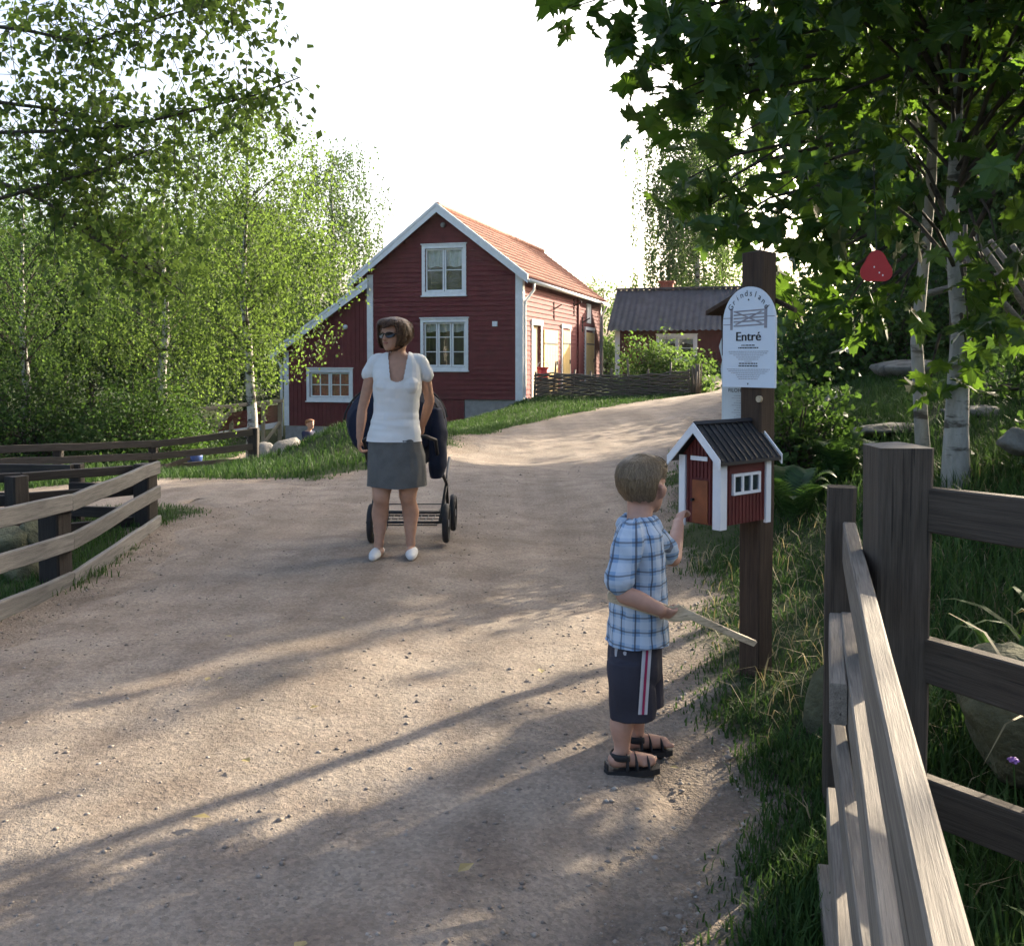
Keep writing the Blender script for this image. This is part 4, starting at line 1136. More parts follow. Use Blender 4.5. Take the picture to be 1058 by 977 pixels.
# twigs with single leaves at the rim of the crown, each leaf its own piece
lm = bpy.data.meshes.new('leaf'); lm.from_pydata([tuple(p) for p in LEAF_MAPLE[0]], [], [tuple(int(i) for i in f) for f in LEAF_MAPLE[1]]); lm.update(); lm.materials.append(M['leaf_maple'])
rl = random.Random(31)
rim = [(590,8,5.2),(620,5,5.0),(650,30,5.1),(668,75,5.2),(690,110,5.1),(700,95,5.0),(725,120,5.0),(742,150,4.9),(700,190,5.2),(735,195,5.0),(728,215,5.0),(760,180,4.9),(775,230,5.0),(745,235,5.0),(800,235,5.0),(815,260,5.2),(800,200,5.0),
       (835,290,5.2),(850,310,5.3),(870,320,5.3),(890,318,5.4),(905,330,5.4),(880,335,5.4),(930,310,5.5),(1020,300,5.6),(1035,315,5.6),(1025,330,5.6),(1010,345,5.6),(1030,350,5.6),(1015,270,5.6),(1000,380,5.7),(960,400,5.9),(780,60,5.0),(850,120,5.1),(930,90,5.2),(840,240,5.2),(700,20,5.0),(1000,330,5.6),(1030,250,5.5),(860,270,5.2)]
tw = MB(); crown_o = [c for c in mt.children if c.name.startswith('crown')][0]
nleaf = 0
for (px,py,Y) in rim:
    c = at(px,py,Y)
    hub = Vector((2.72, 6.0, min(5.0, c.z+.5)))
    far = c.lerp(hub,.45)+Vector((0,0,.10)); tw.tube([far, c.lerp(far,.4)+Vector((0,0,.05)), c], [.012,.007,.003], 5, cap=False)
    for k in range(rl.randint(5,8)):
        if nleaf >= 290: break
        d = Vector((rl.gauss(0,1),rl.gauss(0,1),rl.gauss(-.7,.7))).normalized()
        o = bpy.data.objects.new('leaf', lm); sc.collection.objects.link(o); o.parent = crown_o
        o.location = c+Vector((rl.gauss(0,.09),rl.gauss(0,.10),rl.gauss(0,.06)))-Vector((2.74,6.0,mz))
        q = d.to_track_quat('Y','Z'); o.rotation_mode = 'QUATERNION'; o.rotation_quaternion = q @ Quaternion((0,1,0), rl.gauss(0,.7))
        s = rl.uniform(.11,.175); o.scale = (s,s,s); nleaf += 1
tag(obj('twigs', tw, M['bark_dark'], mt, True), kind='stuff')
# red tag in the leaves
rt = thing('hanging_tag', 'red rounded triangular tag with painted spots of light hanging in the maple leaves', 'tag', tuple(at(905,290,4.5)))
M['red_tag'] = mat_plain('red_tag', (.40,.02,.02), .5, .15, 10, .1)
c = at(905,277,4.5); tri = []
for k in range(30):
    a = math.pi/2 + 2*math.pi*k/30
    rr_ = .066*(1+.30*math.cos(3*(a-math.pi/2))*.5)
    tri.append((c.x+rr_*math.cos(a)*1.05, c.z+rr_*math.sin(a)*1.08))
mb = MB(); mb.prism(tri, lambda a,d_,z:(a,d_,z), 4.49, 4.502); obj('plate', mb, M['red_tag'], rt)
for (dx,dz) in ((-.012,.004),(.012,-.022),(.028,-.034)):  # white dots drawn as light showing through the tag
    mb = MB(); mb.prism([(c.x+dx+.0035*math.cos(q),c.z+dz+.0045*math.sin(q)) for q in np.linspace(0,5.5,8)], lambda a,d_,z:(a,d_,z), 4.4885, 4.4895); obj('light_spot', mb, M['white'], rt)
mb = MB(); mb.tube([(c.x,4.496,c.z+.07),(c.x+.02,4.6,c.z+.5)], .0025, 5); obj('string', mb, M['black_iron'], rt)

# slim trunk behind the maple
simple_tree('aspen_tree', 'slender second trunk standing close behind the maple', 2.76, 6.42, 8.0, 1.5, 1.8, 'leaf_maple', 'bark_maple', 41, .13, 60, 22, .042, droop=.6)

# --- near birch whose limbs come in from outside at the upper left
nbx, nby = -6.6, 7.6
bt_ = thing('birch_tree', 'near birch reaching dark leafy limbs in at the upper picture edge', 'tree', (nbx,nby,gz(nbx,nby)))
mb = MB(); mb.tube([(nbx,nby,gz(nbx,nby)-.1),(nbx+.05,nby,1.5),(nbx-.05,nby,3.0),(nbx,nby,5.5),(nbx+.1,nby,8)], [.17,.15,.13,.10,.04], 12); obj('trunk', mb, M['bark_birch'], bt_, True)
limbs = [[(-330,150,7.6),(-120,138,7.2),(0,137,6.9),(70,135,6.8),(130,131,6.7),(190,117,6.6),(265,98,6.5),(310,80,6.4)],
         [(-120,100,7.2),(0,106,7.0),(50,112,6.9),(95,124,6.8),(135,133,6.7)],
         [(-200,260,7.4),(0,205,7.1),(50,190,6.9),(115,172,6.7),(156,154,6.6)],
         [(-300,60,7.6),(-60,20,7.2),(30,32,7.0),(90,45,6.8),(160,20,6.7),(260,-10,6.6)],
         [(-250,120,7.5),(20,195,7.1),(58,215,7.0),(85,238,6.9),(120,262,6.8),(165,283,6.7),(192,305,6.6)],
         [(-60,20,7.2),(60,-40,6.6),(190,-60,6.2),(300,-30,6.0)]]
bm_ = MB(); rb = random.Random(4); P = []; A = []
def limb_pt(L, f):
    f *= len(L)-1; i = min(int(f), len(L)-2); return L[i].lerp(L[i+1], f-i)
LW = []
for L in limbs:
    W_ = [at(*p) for p in L]; LW.append(W_); n = len(W_)
    bm_.tube(W_, [.019*(1-.8*i/(n-1)) for i in range(n)], 7)
nb_l = 0
for k in range(620):
    L = rb.choice(LW[:1]*2+LW[1:2]+LW[2:3]+LW[3:4]*2+LW[4:5]*2+LW[5:6]*2); p0 = limb_pt(L, rb.uniform(.22,1))
    d = Vector((rb.gauss(.25,.8),rb.gauss(0,.6),rb.gauss(-.05,.65)))
    ln = rb.uniform(.2,.85); d = d.normalized()*ln
    p1 = p0+d*.55+Vector((0,0,.04)); p2 = p0+d+Vector((0,0,-.12*ln-.05))
    px_ = 529+1000*p2.x/p2.y; py_ = 372-1000*(p2.z-CAM_H)/p2.y
    if px_ > 322 or py_ > 330 or (px_ > 210 and py_ > 250): continue
    if k % 2: bm_.tube([p0,p1+Vector((rb.gauss(0,.03),0,rb.gauss(0,.03))),p2],[.0035,.0025,.0012],4,cap=False)
    for j in range(rb.randint(9,19)):
        f = rb.uniform(.25,1.08); q = p0.lerp(p1,f*2) if f<.5 else p1.lerp(p2,(f-.5)*2)
        P.append((q.x+rb.gauss(0,.045),q.y+rb.gauss(0,.045),q.z+rb.gauss(-.02,.05))); A.append((rb.gauss(0,1),rb.gauss(0,1),rb.gauss(-1.0,.8)))
obj('branches', bm_, M['bark_dark'], bt_, True)
P = np.array(P); A = np.array(A)
V, F = leaves(P, A, NR.normal(size=P.shape), .066*(.7+.5*NR.random(len(P))), LEAF_OVATE)
tag(link('crown', grid_mesh('crown', V-np.array([nbx,nby,gz(nbx,nby)]), F, False), M['leaf_birch'], bt_), kind='stuff')

# --- birches and woods at the left
G = 'woodland trees at the left'
bz = gz(-5.5,20)
tree('birch_tree', 'drooping birch with white speckled trunk by the rail fence post', (-5.48,20.3,bz), [(-5.48,20.3,bz-.15),(-5.45,20.3,.2),(-5.5,20.3,1.0),(-5.52,20.3,1.8),(-5.62,20.3,2.6),(-5.60,20.3,3.4),(-5.52,20.3,4.8),(-5.5,20.3,7.6)], .115,
     (-5.55,20.1,4.3,2.1,2.0,3.1), 270, 100, .072, M['leaf_birch'], M['bark_birch'], 8, 1.0, .28, LEAF_QUAD, group=G, inner=.3, strand=12, br_r=.018, br_skip=4)
simple_tree('birch_tree', 'lime green birch behind the drooping birch', -8.6, 24, 8.3, 2.6, 3.6, 'leaf_birch', 'bark_birch', 9, .078, 170, 100, .13, droop=1.0, strand=12, group=G, sig=.35)
simple_tree('birch_tree', 'yellow green birch hanging over the shrubs', -11.6, 23, 7.0, 2.6, 2.8, 'leaf_lime', 'bark_birch', 10, .078, 150, 100, .12, droop=.9, strand=12, group=G, sig=.35)
simple_tree('lime_tree', 'leafy tree at the far picture edge behind the dark rails', -14.2, 24, 9, 2.8, 3.6, 'leaf_far', 'bark_dark', 11, .10, 150, 90, .16, group=G)
simple_tree('birch_tree', 'tall pale birch rising behind the lean-to roof', -8.3, 45, 12.6, 2.3, 5.3, 'leaf_far', 'bark_birch', 13, .13, 190, 90, .18, droop=1.2, strand=10, group=G, sig=.5)
simple_tree('birch_tree', 'birch between the lean-to and the drooping birch', -9.8, 36, 9.2, 2.3, 4.0, 'leaf_far', 'bark_birch', 14, .11, 170, 90, .16, droop=1.0, strand=10, group=G, sig=.45)
specs = [(-14,36,8.0,2.8,3.2,'leaf_far',0),(-18,34,7.6,2.8,3.1,'leaf_dark',0),(-22,36,8.6,3,3.5,'leaf_far',0),(-11.5,42,9.6,2.8,3.9,'leaf_dark',0),(-16,46,9.6,2.4,4.3,'leaf_conifer',1),(-21,48,10.4,2.5,4.8,'leaf_conifer',1),(-26,44,10.0,2.6,4.6,'leaf_conifer',1),(-12.8,54,11,2.6,5.0,'leaf_conifer',1),(-25,54,11,3,4.8,'leaf_dark',0),(-31,52,11.5,3,5.2,'leaf_conifer',1),(-17.5,58,11,3,5.0,'leaf_far',0),(-34,60,12.5,3.2,5.4,'leaf_far',0)]
LBL = ['leafy woodland tree behind the lime green birch','second leafy tree from the picture edge in the woods','leafy woodland tree at the picture edge','leafy tree with a high crown just beyond the house lean-to','dark conifer in the woods nearest the house','dark conifer deep in the middle of the woods','dark conifer at the picture edge of the woods','dark conifer far behind the tall pale birch','far leafy tree behind the conifers at the picture edge','farthest dark conifer at the picture edge','far leafy tree behind the middle conifer','farthest leafy tree closing the woods']
for k,(x,y,h,rx,rz,lm_,con) in enumerate(specs):
    simple_tree('conifer_tree' if con else 'leafy_tree', LBL[k], x, y, h, rx*1.15, rz*(1.0 if not con else 1.15), lm_, 'bark_dark', 100+k, .19 if not con else .18, 160, 110, .2, group=G, sig=.5, z=-1.3)
# weeping birch behind the shed
simple_tree('weeping_birch', 'tall thin weeping birch behind the shed roof', 10.4, 55, 16.3, 2.9, 7.2, 'leaf_lime', 'bark_birch', 15, .17, 190, 230, .20, droop=2.8, strand=32, sig=.65, inner=.2, cz=9.0)
simple_tree('leafy_tree', 'green tree showing between house and shed', 5.6, 60, 6.0, 2.6, 2.6, 'leaf_lime', 'bark_dark', 16, .2, 90, 34, .16, z=.3)
simple_tree('leafy_tree', 'low green tree behind the shed end', 15.5, 58, 6.2, 3.2, 2.9, 'leaf_far', 'bark_dark', 17, .22, 90, 34, .16, z=1.2)

def bush(label, x, y, rx, rz, lmat, seed, leaf=.09, n_cl=60, per=40, z=None, ry=None, sig=.2, name='shrub', group=None, tmpl=LEAF_QUAD):
    z0 = gz(x,y) if z is None else z
    t = thing(name, label, 'shrub', (x,y,z0), group); rng = np.random.default_rng(seed)
    mb = MB(); P = []; A = []; ry = ry or rx
    for k in range(n_cl):
        d = rng.normal(size=3); d /= np.linalg.norm(d); d[2] = abs(d[2])*1.0 - .12
        r = (.25+.75*rng.random())**.5 * (1+.18*math.sin(3*math.atan2(d[1],d[0])+seed))
        p = Vector((x+rx*d[0]*r, y+ry*d[1]*r, z0+max(.05,rz*d[2]*r)))
        b0 = Vector((x+rng.normal()*.1*rx,y+rng.normal()*.1*rx,z0)); mb.tube([b0,b0.lerp(p,.5)+Vector((0,0,.1*rz)),p],[.018,.012,.004],4,cap=False)
        m_ = int(per*(.6+.8*rng.random()))
        P.append(np.array(p)[None]+rng.normal(size=(m_,3))*sig); A.append(rand_dirs(m_,-.2,rng))
    obj('stems', mb, M['bark_dark'], t, True)
    P = np.concatenate(P); A = np.concatenate(A); P[:,2] = np.maximum(P[:,2], z0+.01)
    V, F = leaves(P, A, rng.normal(size=P.shape)+np.array([0,0,.6]), leaf*(.6+.7*rng.random(len(P))), tmpl)
    tag(link('foliage', grid_mesh('foliage', V-np.array([x,y,z0]), F, False), M[lmat], t), kind='stuff')
    return t
GS = 'shrubs behind the rail fence'
bush('dark rounded shrub behind the rail fence at the picture edge', -11.2, 22.5, 1.7, 2.2, 'leaf_dark', 201, .085, 130, 80, group=GS, sig=.26)
bush('broad mid green shrub behind the rail fence', -8.7, 22.6, 1.6, 2.2, 'leaf_dark', 202, .085, 140, 80, group=GS, sig=.26)
bush('yellow green shrub nearest the drooping birch', -9.3, 25.5, 1.3, 2.3, 'leaf_lime', 203, .09, 110, 60, group=GS, sig=.26)
bush('low leafy shrub under the footbridge railing', -8.9, 28.2, .8, .5, 'leaf_lime', 204, .09, 40, 34, group=GS)
bush('shrub behind the dark rails at the far picture edge', -13.8, 21.5, 1.5, 2.0, 'leaf_dark', 205, .085, 120, 80, group=GS, sig=.26)
bush('bright leafy shrub growing over the wattle fence', 4.85, 31.9, 1.35, 2.05, 'leaf_lime', 206, .11, 110, 50, ry=.7)
bush('vine leafed shrub at the end of the wattle fence', 5.9, 30.9, .42, 1.25, 'leaf_lime', 207, .13, 36, 24)
bush('low dark shrub at the foot of the shed wall', 7.9, 40.6, .9, .8, 'leaf_dark', 208, .13, 40, 34)
bush('green shrub in the gap between house and shed', 4.9, 50, 1.3, 2.2, 'leaf_lime', 209, .15, 60, 34)
GR = 'bushes on the bank'
bush('light green bush on the bank right behind the sign', 4.9, 15.6, 1.0, 2.0, 'leaf_dark', 210, .10, 95, 44, group=GR, sig=.22)
bush('dark bush on the bank above the flat rock', 5.5, 14.2, 1.15, 1.7, 'leaf_dark', 211, .10, 100, 44, group=GR, sig=.22)
bush('dense dark bush behind the maple trunks', 6.6, 14.6, 1.3, 2.1, 'leaf_dark', 212, .10, 110, 44, group=GR, sig=.24)
bush('bush beyond the yellow marker box', 6.9, 22, 1.6, 1.9, 'leaf_dark', 213, .12, 90, 40, group=GR, sig=.25)
bush('bush behind the slanting split poles', 7.9, 14.7, 1.4, 2.3, 'leaf_dark', 214, .11, 100, 40, group=GR, sig=.25)
bush('low leafy plant on the bank below the split poles', 4.6, 8.2, .7, .5, 'leaf_dark', 215, .09, 50, 30, group=GR, sig=.14)
bush('leafy undergrowth at the foot of the maple trunk', 3.5, 5.7, .45, .30, 'leaf_dark', 216, .07, 46, 30, group=GR, sig=.12)
# tall trees along the right that shade the road
GT = 'tall trees on the bank'
tr_specs = [(8.2,16.1,9.5,1.7,4.8,'leafy tree rising behind the split pole fence'),(7.5,18.4,9.5,2.2,4.8,'leafy tree behind the dark bushes and maple'),(12.0,31.2,12,2.0,6.0,'tall tree far up the road behind the maple'),(8.9,10.9,5.0,.7,2.2,'leafy tree outside the picture beside the bank'),(13.9,9.8,9,2.2,4.5,'second leafy tree outside the picture beside the bank'),(11.6,20.5,11,2.4,5.6,'tall tree high on the bank by the picture edge'),(8.1,5.4,6.0,1.4,3.0,'small tree outside the picture level with the maple'),(16.3,26.2,12,2.4,6.0,'farthest tall tree on the bank')]
for k,(x,y,h,rx,rz,lb) in enumerate(tr_specs):
    simple_tree('leafy_tree', lb, x, y, h, rx, rz, 'leaf_dark', 'bark_dark', 300+k, .21, 190 if k != 3 else 26, 56 if k != 3 else 30, .15, group=GT, sig=.48 if k != 3 else .3)

# --- grass
def blades(x, y, ln, wd, seed, lean=.5):
    rng = np.random.default_rng(seed); n = len(x); z = gz_arr(x,y)
    a = rng.random(n)*6.283; dx, dy = np.cos(a), np.sin(a); lv = lean*(.3+rng.random(n))
    L = ln*(.55+.8*rng.random(n)); W = wd*(.7+.6*rng.random(n))
    sx, sy = -dy*W/2, dx*W/2
    p0 = np.stack([x,y,z-.005],-1); p1 = p0+np.stack([dx*lv*L*.35,dy*lv*L*.35,L*.6],-1); p2 = p0+np.stack([dx*lv*L,dy*lv*L,L*(1-.25*lv)],-1)
    s = np.stack([sx,sy,np.zeros(n)],-1)
    V = np.stack([p0-s,p0+s,p1-s*.75,p1+s*.75,p2],1).reshape(-1,3)
    b_ = (np.arange(n)*5)[:,None]
    F = np.stack([b_+np.array([0,1,3]),b_+np.array([0,3,2]),b_+np.array([2,3,4])],1).reshape(-1,3)
    return V, F
def sow(label, x0,x1,y0,y1, n, ln, wd, seed, dens=None, mat='grass', edge=.04, lean=.6, patch=.35, name='grass'):
    rng = np.random.default_rng(seed)
    x = x0+(x1-x0)*rng.random(n); y = y0+(y1-y0)*rng.random(n)
    d = path_dist(x,y)
    pt = np.sin(x*2.1+seed)*np.sin(y*1.7+seed*2)+.6*np.sin(x*5.3-y*4.1)
    ok = (d > edge + .18*rng.random(n)*rng.random(n)) & (pt*patch + rng.random(n) > patch*.5)
    ok &= (rng.random(n) < np.clip(d/.25,.12,1))
    if dens is not None: ok &= dens(x,y,rng)
    x,y = x[ok],y[ok]
    lvar = ln*(.75+.5*(np.sin(x*3.3+1)*np.sin(y*2.9)+1)/2)*np.clip(.45+path_dist(x,y)*1.3,.45,1)
    V,F = blades(x,y,lvar,wd,seed,lean)
    return tag(link(name, grid_mesh(name,V,F,False), M[mat]), label, 'grass', None, 'stuff')
verge_thin = lambda x,y,r: r.random(len(x)) < .5
near_ok = lambda x,y,r: r.random(len(x)) < np.clip(3.2/np.maximum(y,.8),.12,1)
sow('short green grass on the verge around the sign post', .1,3.6,1.9,12.5, 150000, .062, .007, 1, near_ok)
sow('taller green grass behind the near fences', 1.05,4.2,1.0,6.5, 34000, .16, .008, 2, lambda x,y,r: x > .30*y+.35)
sow('grass on the bank beneath the maple', 2.0,7.5,6.0,16, 42000, .13, .012, 3)
sow('tufty grass along the low board fence', -4.6,-2.55,2.5,9.2, 26000, .09, .007, 4)
sow('grass on the mound and lawn before the house', -7,-.2,9.5,22, 60000, .10, .013, 5)
sow('lawn grass in front of the wattle fence', -3,6.5,20,31.8, 42000, .11, .02, 6)
sow('rough grass behind the rail fence', -18,-3,15,32, 30000, .15, .028, 7)
sow('dry pale grass among the verge', .9,3.4,1.6,6.5, 3000, .14, .005, 8, None, 'dry', lean=1.1)
sow('deep shade grass at the foot of the slatted fence', .15,1.2,1.2,3.4, 15000, .11, .006, 9, lambda x,y,r: x > .16*y+.22, edge=.02)

# --- ferns
def fern(label, x, y, n, L, seed, group='ferns by the sign post'):
    z0 = gz(x,y); t = thing('fern', label, 'fern', (x,y,z0), group); rn = random.Random(seed)
    for k in range(n):
        a = 6.283*k/n+rn.uniform(-.3,.3); l = L*rn.uniform(.7,1.1); out = rn.uniform(.35,.75)
        mb = MB(); N = 22; prev = None; pts = []
        for i in range(N+1):
            s = i/N; r = l*out*s; zz = l*(math.sin(s*1.9)*.72)*(1.15-out*.5)
            pts.append(Vector((x+math.cos(a)*r, y+math.sin(a)*r, z0+zz)))
        mb.tube(pts[::2], [.004*(1-.8*i/11) for i in range(len(pts[::2]))], 4, cap=False)
        sd = Vector((-math.sin(a),math.cos(a),0))
        for i in range(3,N+1):
            s = i/N; w = l*.24*math.sin(math.pi*min(1,(s*.93+.07))**.8)+.01
            tng = (pts[min(i+1,N)]-pts[i-1]).normalized(); up = sd.cross(tng)
            for g in (-1,1):
                tip = pts[i]+sd*g*w+tng*w*.35-up*w*.15; hw_ = tng*(l/N*.42)
                m1 = pts[i].lerp(tip,.5)
                mb.add([pts[i]-hw_*.6,pts[i]+hw_*.6,m1+hw_,tip,m1-hw_],[(0,1,2),(0,2,4),(4,2,3)])
        obj('frond', mb, M['fern'], t)
bush('dark rounded bush close behind the sign post', 2.2, 7.6, .48, 1.0, 'leaf_dark', 217, .06, 90, 40, group=GR, sig=.11); fern('bright fern below the grassy bank', 2.42, 7.2, 12, .55, 2); fern('fern behind the letter box house', 1.95, 6.7, 11, .52, 3); fern('tall dark fern in front of the bushes', 2.75, 9.2, 12, .75, 5)
# weeds behind the near fence
def weed(label, x, y, n, L, seed, mat='grass', z=None):
    z0 = gz(x,y) if z is None else z; t = thing('weed_plant', label, 'plant', (x,y,z0), 'weeds behind the plank fence'); rn = random.Random(seed)
    for k in range(n):
        a = rn.uniform(0,6.28); l = L*rn.uniform(.6,1.1); out = rn.uniform(.3,1.0); w = l*(.035 if mat == 'grass' else .006)
        mb = MB(); sd = Vector((-math.sin(a),math.cos(a),0))*w
        prv = []
        for i in range(6):
            s = i/5; r = l*out*s**1.3; c = Vector((x+math.cos(a)*r+.02*rn.random(), y+math.sin(a)*r, z0+l*math.sin(s*2.1)*.75*(1.2-out*.6)))
            k_ = math.sin(math.pi*min(.98,s*.9+.1))
            prv += [c-sd*k_, c+sd*k_]
        mb.add(prv, [(2*i,2*i+1,2*i+3,2*i+2) for i in range(5)]); obj('blade', mb, M[mat], t, True)
weed('broad bladed green weed behind the upper planks', 1.75, 3.4, 16, .55, 1); weed('leafy weed between the planks by the picture edge', 2.05, 3.7, 14, .5, 2); weed('low weed beneath the lowest plank', 1.25, 2.05, 12, .30, 3); weed('weed at the photo edge under the planks', 1.6, 2.3, 12, .34, 4)
weed('dry straw arching over the lowest plank', 1.45, 2.5, 7, .75, 5, 'dry', .2)
fl = thing('wild_flower', 'small purple wild flower by the lowest plank', 'flower', tuple(at(1047,815,2.3)))
c = at(1047,788,2.3); mb = MB()
for k in range(16):
    a = k*2.4; q = .004+.008*(k/16); mb.tube([c,(c.x+q*math.cos(a)*1.3,c.y+q*math.sin(a)*1.3,c.z+.014-.008*(k/16))],[.0022,.0035],5)
M['purple'] = mat_plain('purple_petal', (.28,.14,.40), .7, .2, 40, 0); obj('flower_head', mb, M['purple'], fl)
mb = MB(); mb.tube([c,(c.x+.01,c.y,c.z-.12),(c.x+.03,c.y+.02,c.z-.3)],.002,5); obj('stalk', mb, M['grass'], fl)

# --- loose stones on the road
rng = np.random.default_rng(77)
n = 15000
y = 1.6+ (rng.random(n)**1.9)*17; l, r = road_edges(y); e = rng.random(n); e = np.where(rng.random(n)<.45, np.where(rng.random(n)<.5, e**3*.3, 1-e**3*.3), e)
x = l+(r-l)*e*1.04-.04
z = gz_arr(x,y)+.010+.016*np.sin(np.pi*np.clip(e,0,1)) - .012*np.exp(-((e-.30)/.07)**2) - .012*np.exp(-((e-.68)/.07)**2) + .006*np.sin(x*3.7+y*1.3)*np.sin(y*2.9-x*2.1)+.004*np.sin(x*9+y*4)*np.sin(y*8.3)
oct_v = np.array([(1,0,0),(-1,0,0),(0,1,0),(0,-1,0),(0,0,1),(0,0,-.6)]); oct_f = np.array([(0,2,4),(2,1,4),(1,3,4),(3,0,4),(2,0,5),(1,2,5),(3,1,5),(0,3,5)])
s = .0028+.0095*rng.random(n)**4; s[:140] *= 1.8
V = oct_v[None]*(s[:,None,None]*(.6+.8*rng.random((n,6,1))))*np.array([1,1,.6]); an = rng.random(n)*6.28
Vx = V[...,0]*np.cos(an)[:,None]-V[...,1]*np.sin(an)[:,None]; Vy = V[...,0]*np.sin(an)[:,None]+V[...,1]*np.cos(an)[:,None]
V = np.stack([Vx+x[:,None],Vy+y[:,None],V[...,2]+z[:,None]],-1).reshape(-1,3)
F = (oct_f[None]+(np.arange(n)*6)[:,None,None]).reshape(-1,3)
m, nt, b = base_mat('pebble'); g_ = nt.nodes.new("ShaderNodeNewGeometry")
nt.links.new(ramp(nt, g_.outputs['Random Per Island'], [(0,(.17,.145,.125)),(.5,(.27,.23,.19)),(.85,(.32,.275,.23)),(1,(.37,.34,.30))]), b.inputs['Base Color']); setp(b, Roughness=.9, Specular_IOR_Level=.2)
tag(link('gravel', grid_mesh('gravel',V,F,True), m), 'loose pebbles strewn over the gravel road', 'gravel', None, 'stuff')
M['fallen'] = mat_leaf('fallen_leaf', [(.16,.13,.04),(.28,.22,.08),(.34,.27,.12)], .1, tcol=(.2,.15,.03), green=False)
fm = bpy.data.meshes.new('fallen_leaf'); fm.from_pydata([tuple(p) for p in LEAF_OVATE[0]], [], [tuple(int(i) for i in f) for f in LEAF_OVATE[1]]); fm.update(); fm.materials.append(M['fallen'])
for k,(px,py) in enumerate(((213,706),(240,660),(232,702),(251,788),(320,735),(560,700),(478,740),(316,965),(692,790),(473,892),(355,640),(218,848))):
    a = (px-529)/1000; b_ = (410.5-py)/1000; d = Vector((a,_cp+b_*_sp,-_sp+b_*_cp)); q = Vector((0,0,CAM_H))+d*((.035-CAM_H)/d.z)
    o = bpy.data.objects.new('fallen_leaf', fm); sc.collection.objects.link(o); o.location = (q.x,q.y,gz(q.x,q.y)+.045); o.rotation_euler = (.15,.1,k*1.3); s_ = .045+.012*math.sin(k*3); o.scale = (s_,s_,s_)
    tag(o, 'small dry fallen leaf lying on the gravel road', 'leaf', 'fallen leaves on the road')
# ------------------------------------------------------------------ people
from mathutils import noise as mnoise
UP = Vector((0,0,1))
def loft(mb, rings, n=20, cap=True):
    """rings: (centre, half-axis A, half-axis B)"""
    o = len(mb.v)
    for c, A, B in rings:
        for k in range(n):
            q = 2*math.pi*k/n; p = Vector(c)+Vector(A)*math.cos(q)+Vector(B)*math.sin(q); mb.v.append(tuple(p))
    for i in range(len(rings)-1):
        for k in range(n): mb.f.append((o+i*n+k,o+i*n+(k+1)%n,o+(i+1)*n+(k+1)%n,o+(i+1)*n+k))
    if cap:
        mb.f.append(tuple(o+k for k in range(n-1,-1,-1))); mb.f.append(tuple(o+(len(rings)-1)*n+k for k in range(n)))
    return mb
def limb(mb, pts, rads, n=14, sub=4):
    """smooth tapered limb through the joints"""
    P = [Vector(p) for p in pts]; Q, RR = [], []
    for i in range(len(P)-1):
        p0,p1,p2,p3 = P[max(i-1,0)],P[i],P[i+1],P[min(i+2,len(P)-1)]
        for s in range(sub):
            t = s/sub
            Q.append(.5*((2*p1)+(p2-p0)*t+(2*p0-5*p1+4*p2-p3)*t*t+(3*p1-p0-3*p2+p3)*t**3)); RR.append(rads[i]+(rads[i+1]-rads[i])*(t*t*(3-2*t)))
    Q.append(P[-1]); RR.append(rads[-1])
    mb.tube(Q, RR, n)
    ball(mb, Q[0], RR[0]*.98, 12); ball(mb, Q[-1], RR[-1]*.98, 12)
    return mb
def remeshed(mb, voxel, smooth=4, disp=None):
    me = mb.mesh('tmp'); o = bpy.data.objects.new('tmp', me); sc.collection.objects.link(o)
    r = o.modifiers.new('r','REMESH'); r.mode = 'VOXEL'; r.voxel_size = voxel; r.adaptivity = 0
    s = o.modifiers.new('s','SMOOTH'); s.iterations = smooth; s.factor = .5
    dg = bpy.context.evaluated_depsgraph_get(); out = bpy.data.meshes.new_from_object(o.evaluated_get(dg))
    bpy.data.objects.remove(o); bpy.data.meshes.remove(me)
    if disp:
        out.update(); nv = [v_.normal.copy() for v_ in out.vertices]
        for v_, n_ in zip(out.vertices, nv): v_.co += n_*disp(v_.co)
    out.polygons.foreach_set('use_smooth',[True]*len(out.polygons)); out.update()
    return out
def put(name, me, mat, parent=None):
    og = org_of(parent)
    me.transform(Matrix.Translation(-og)); me.materials.clear(); return link(name, me, mat, parent)

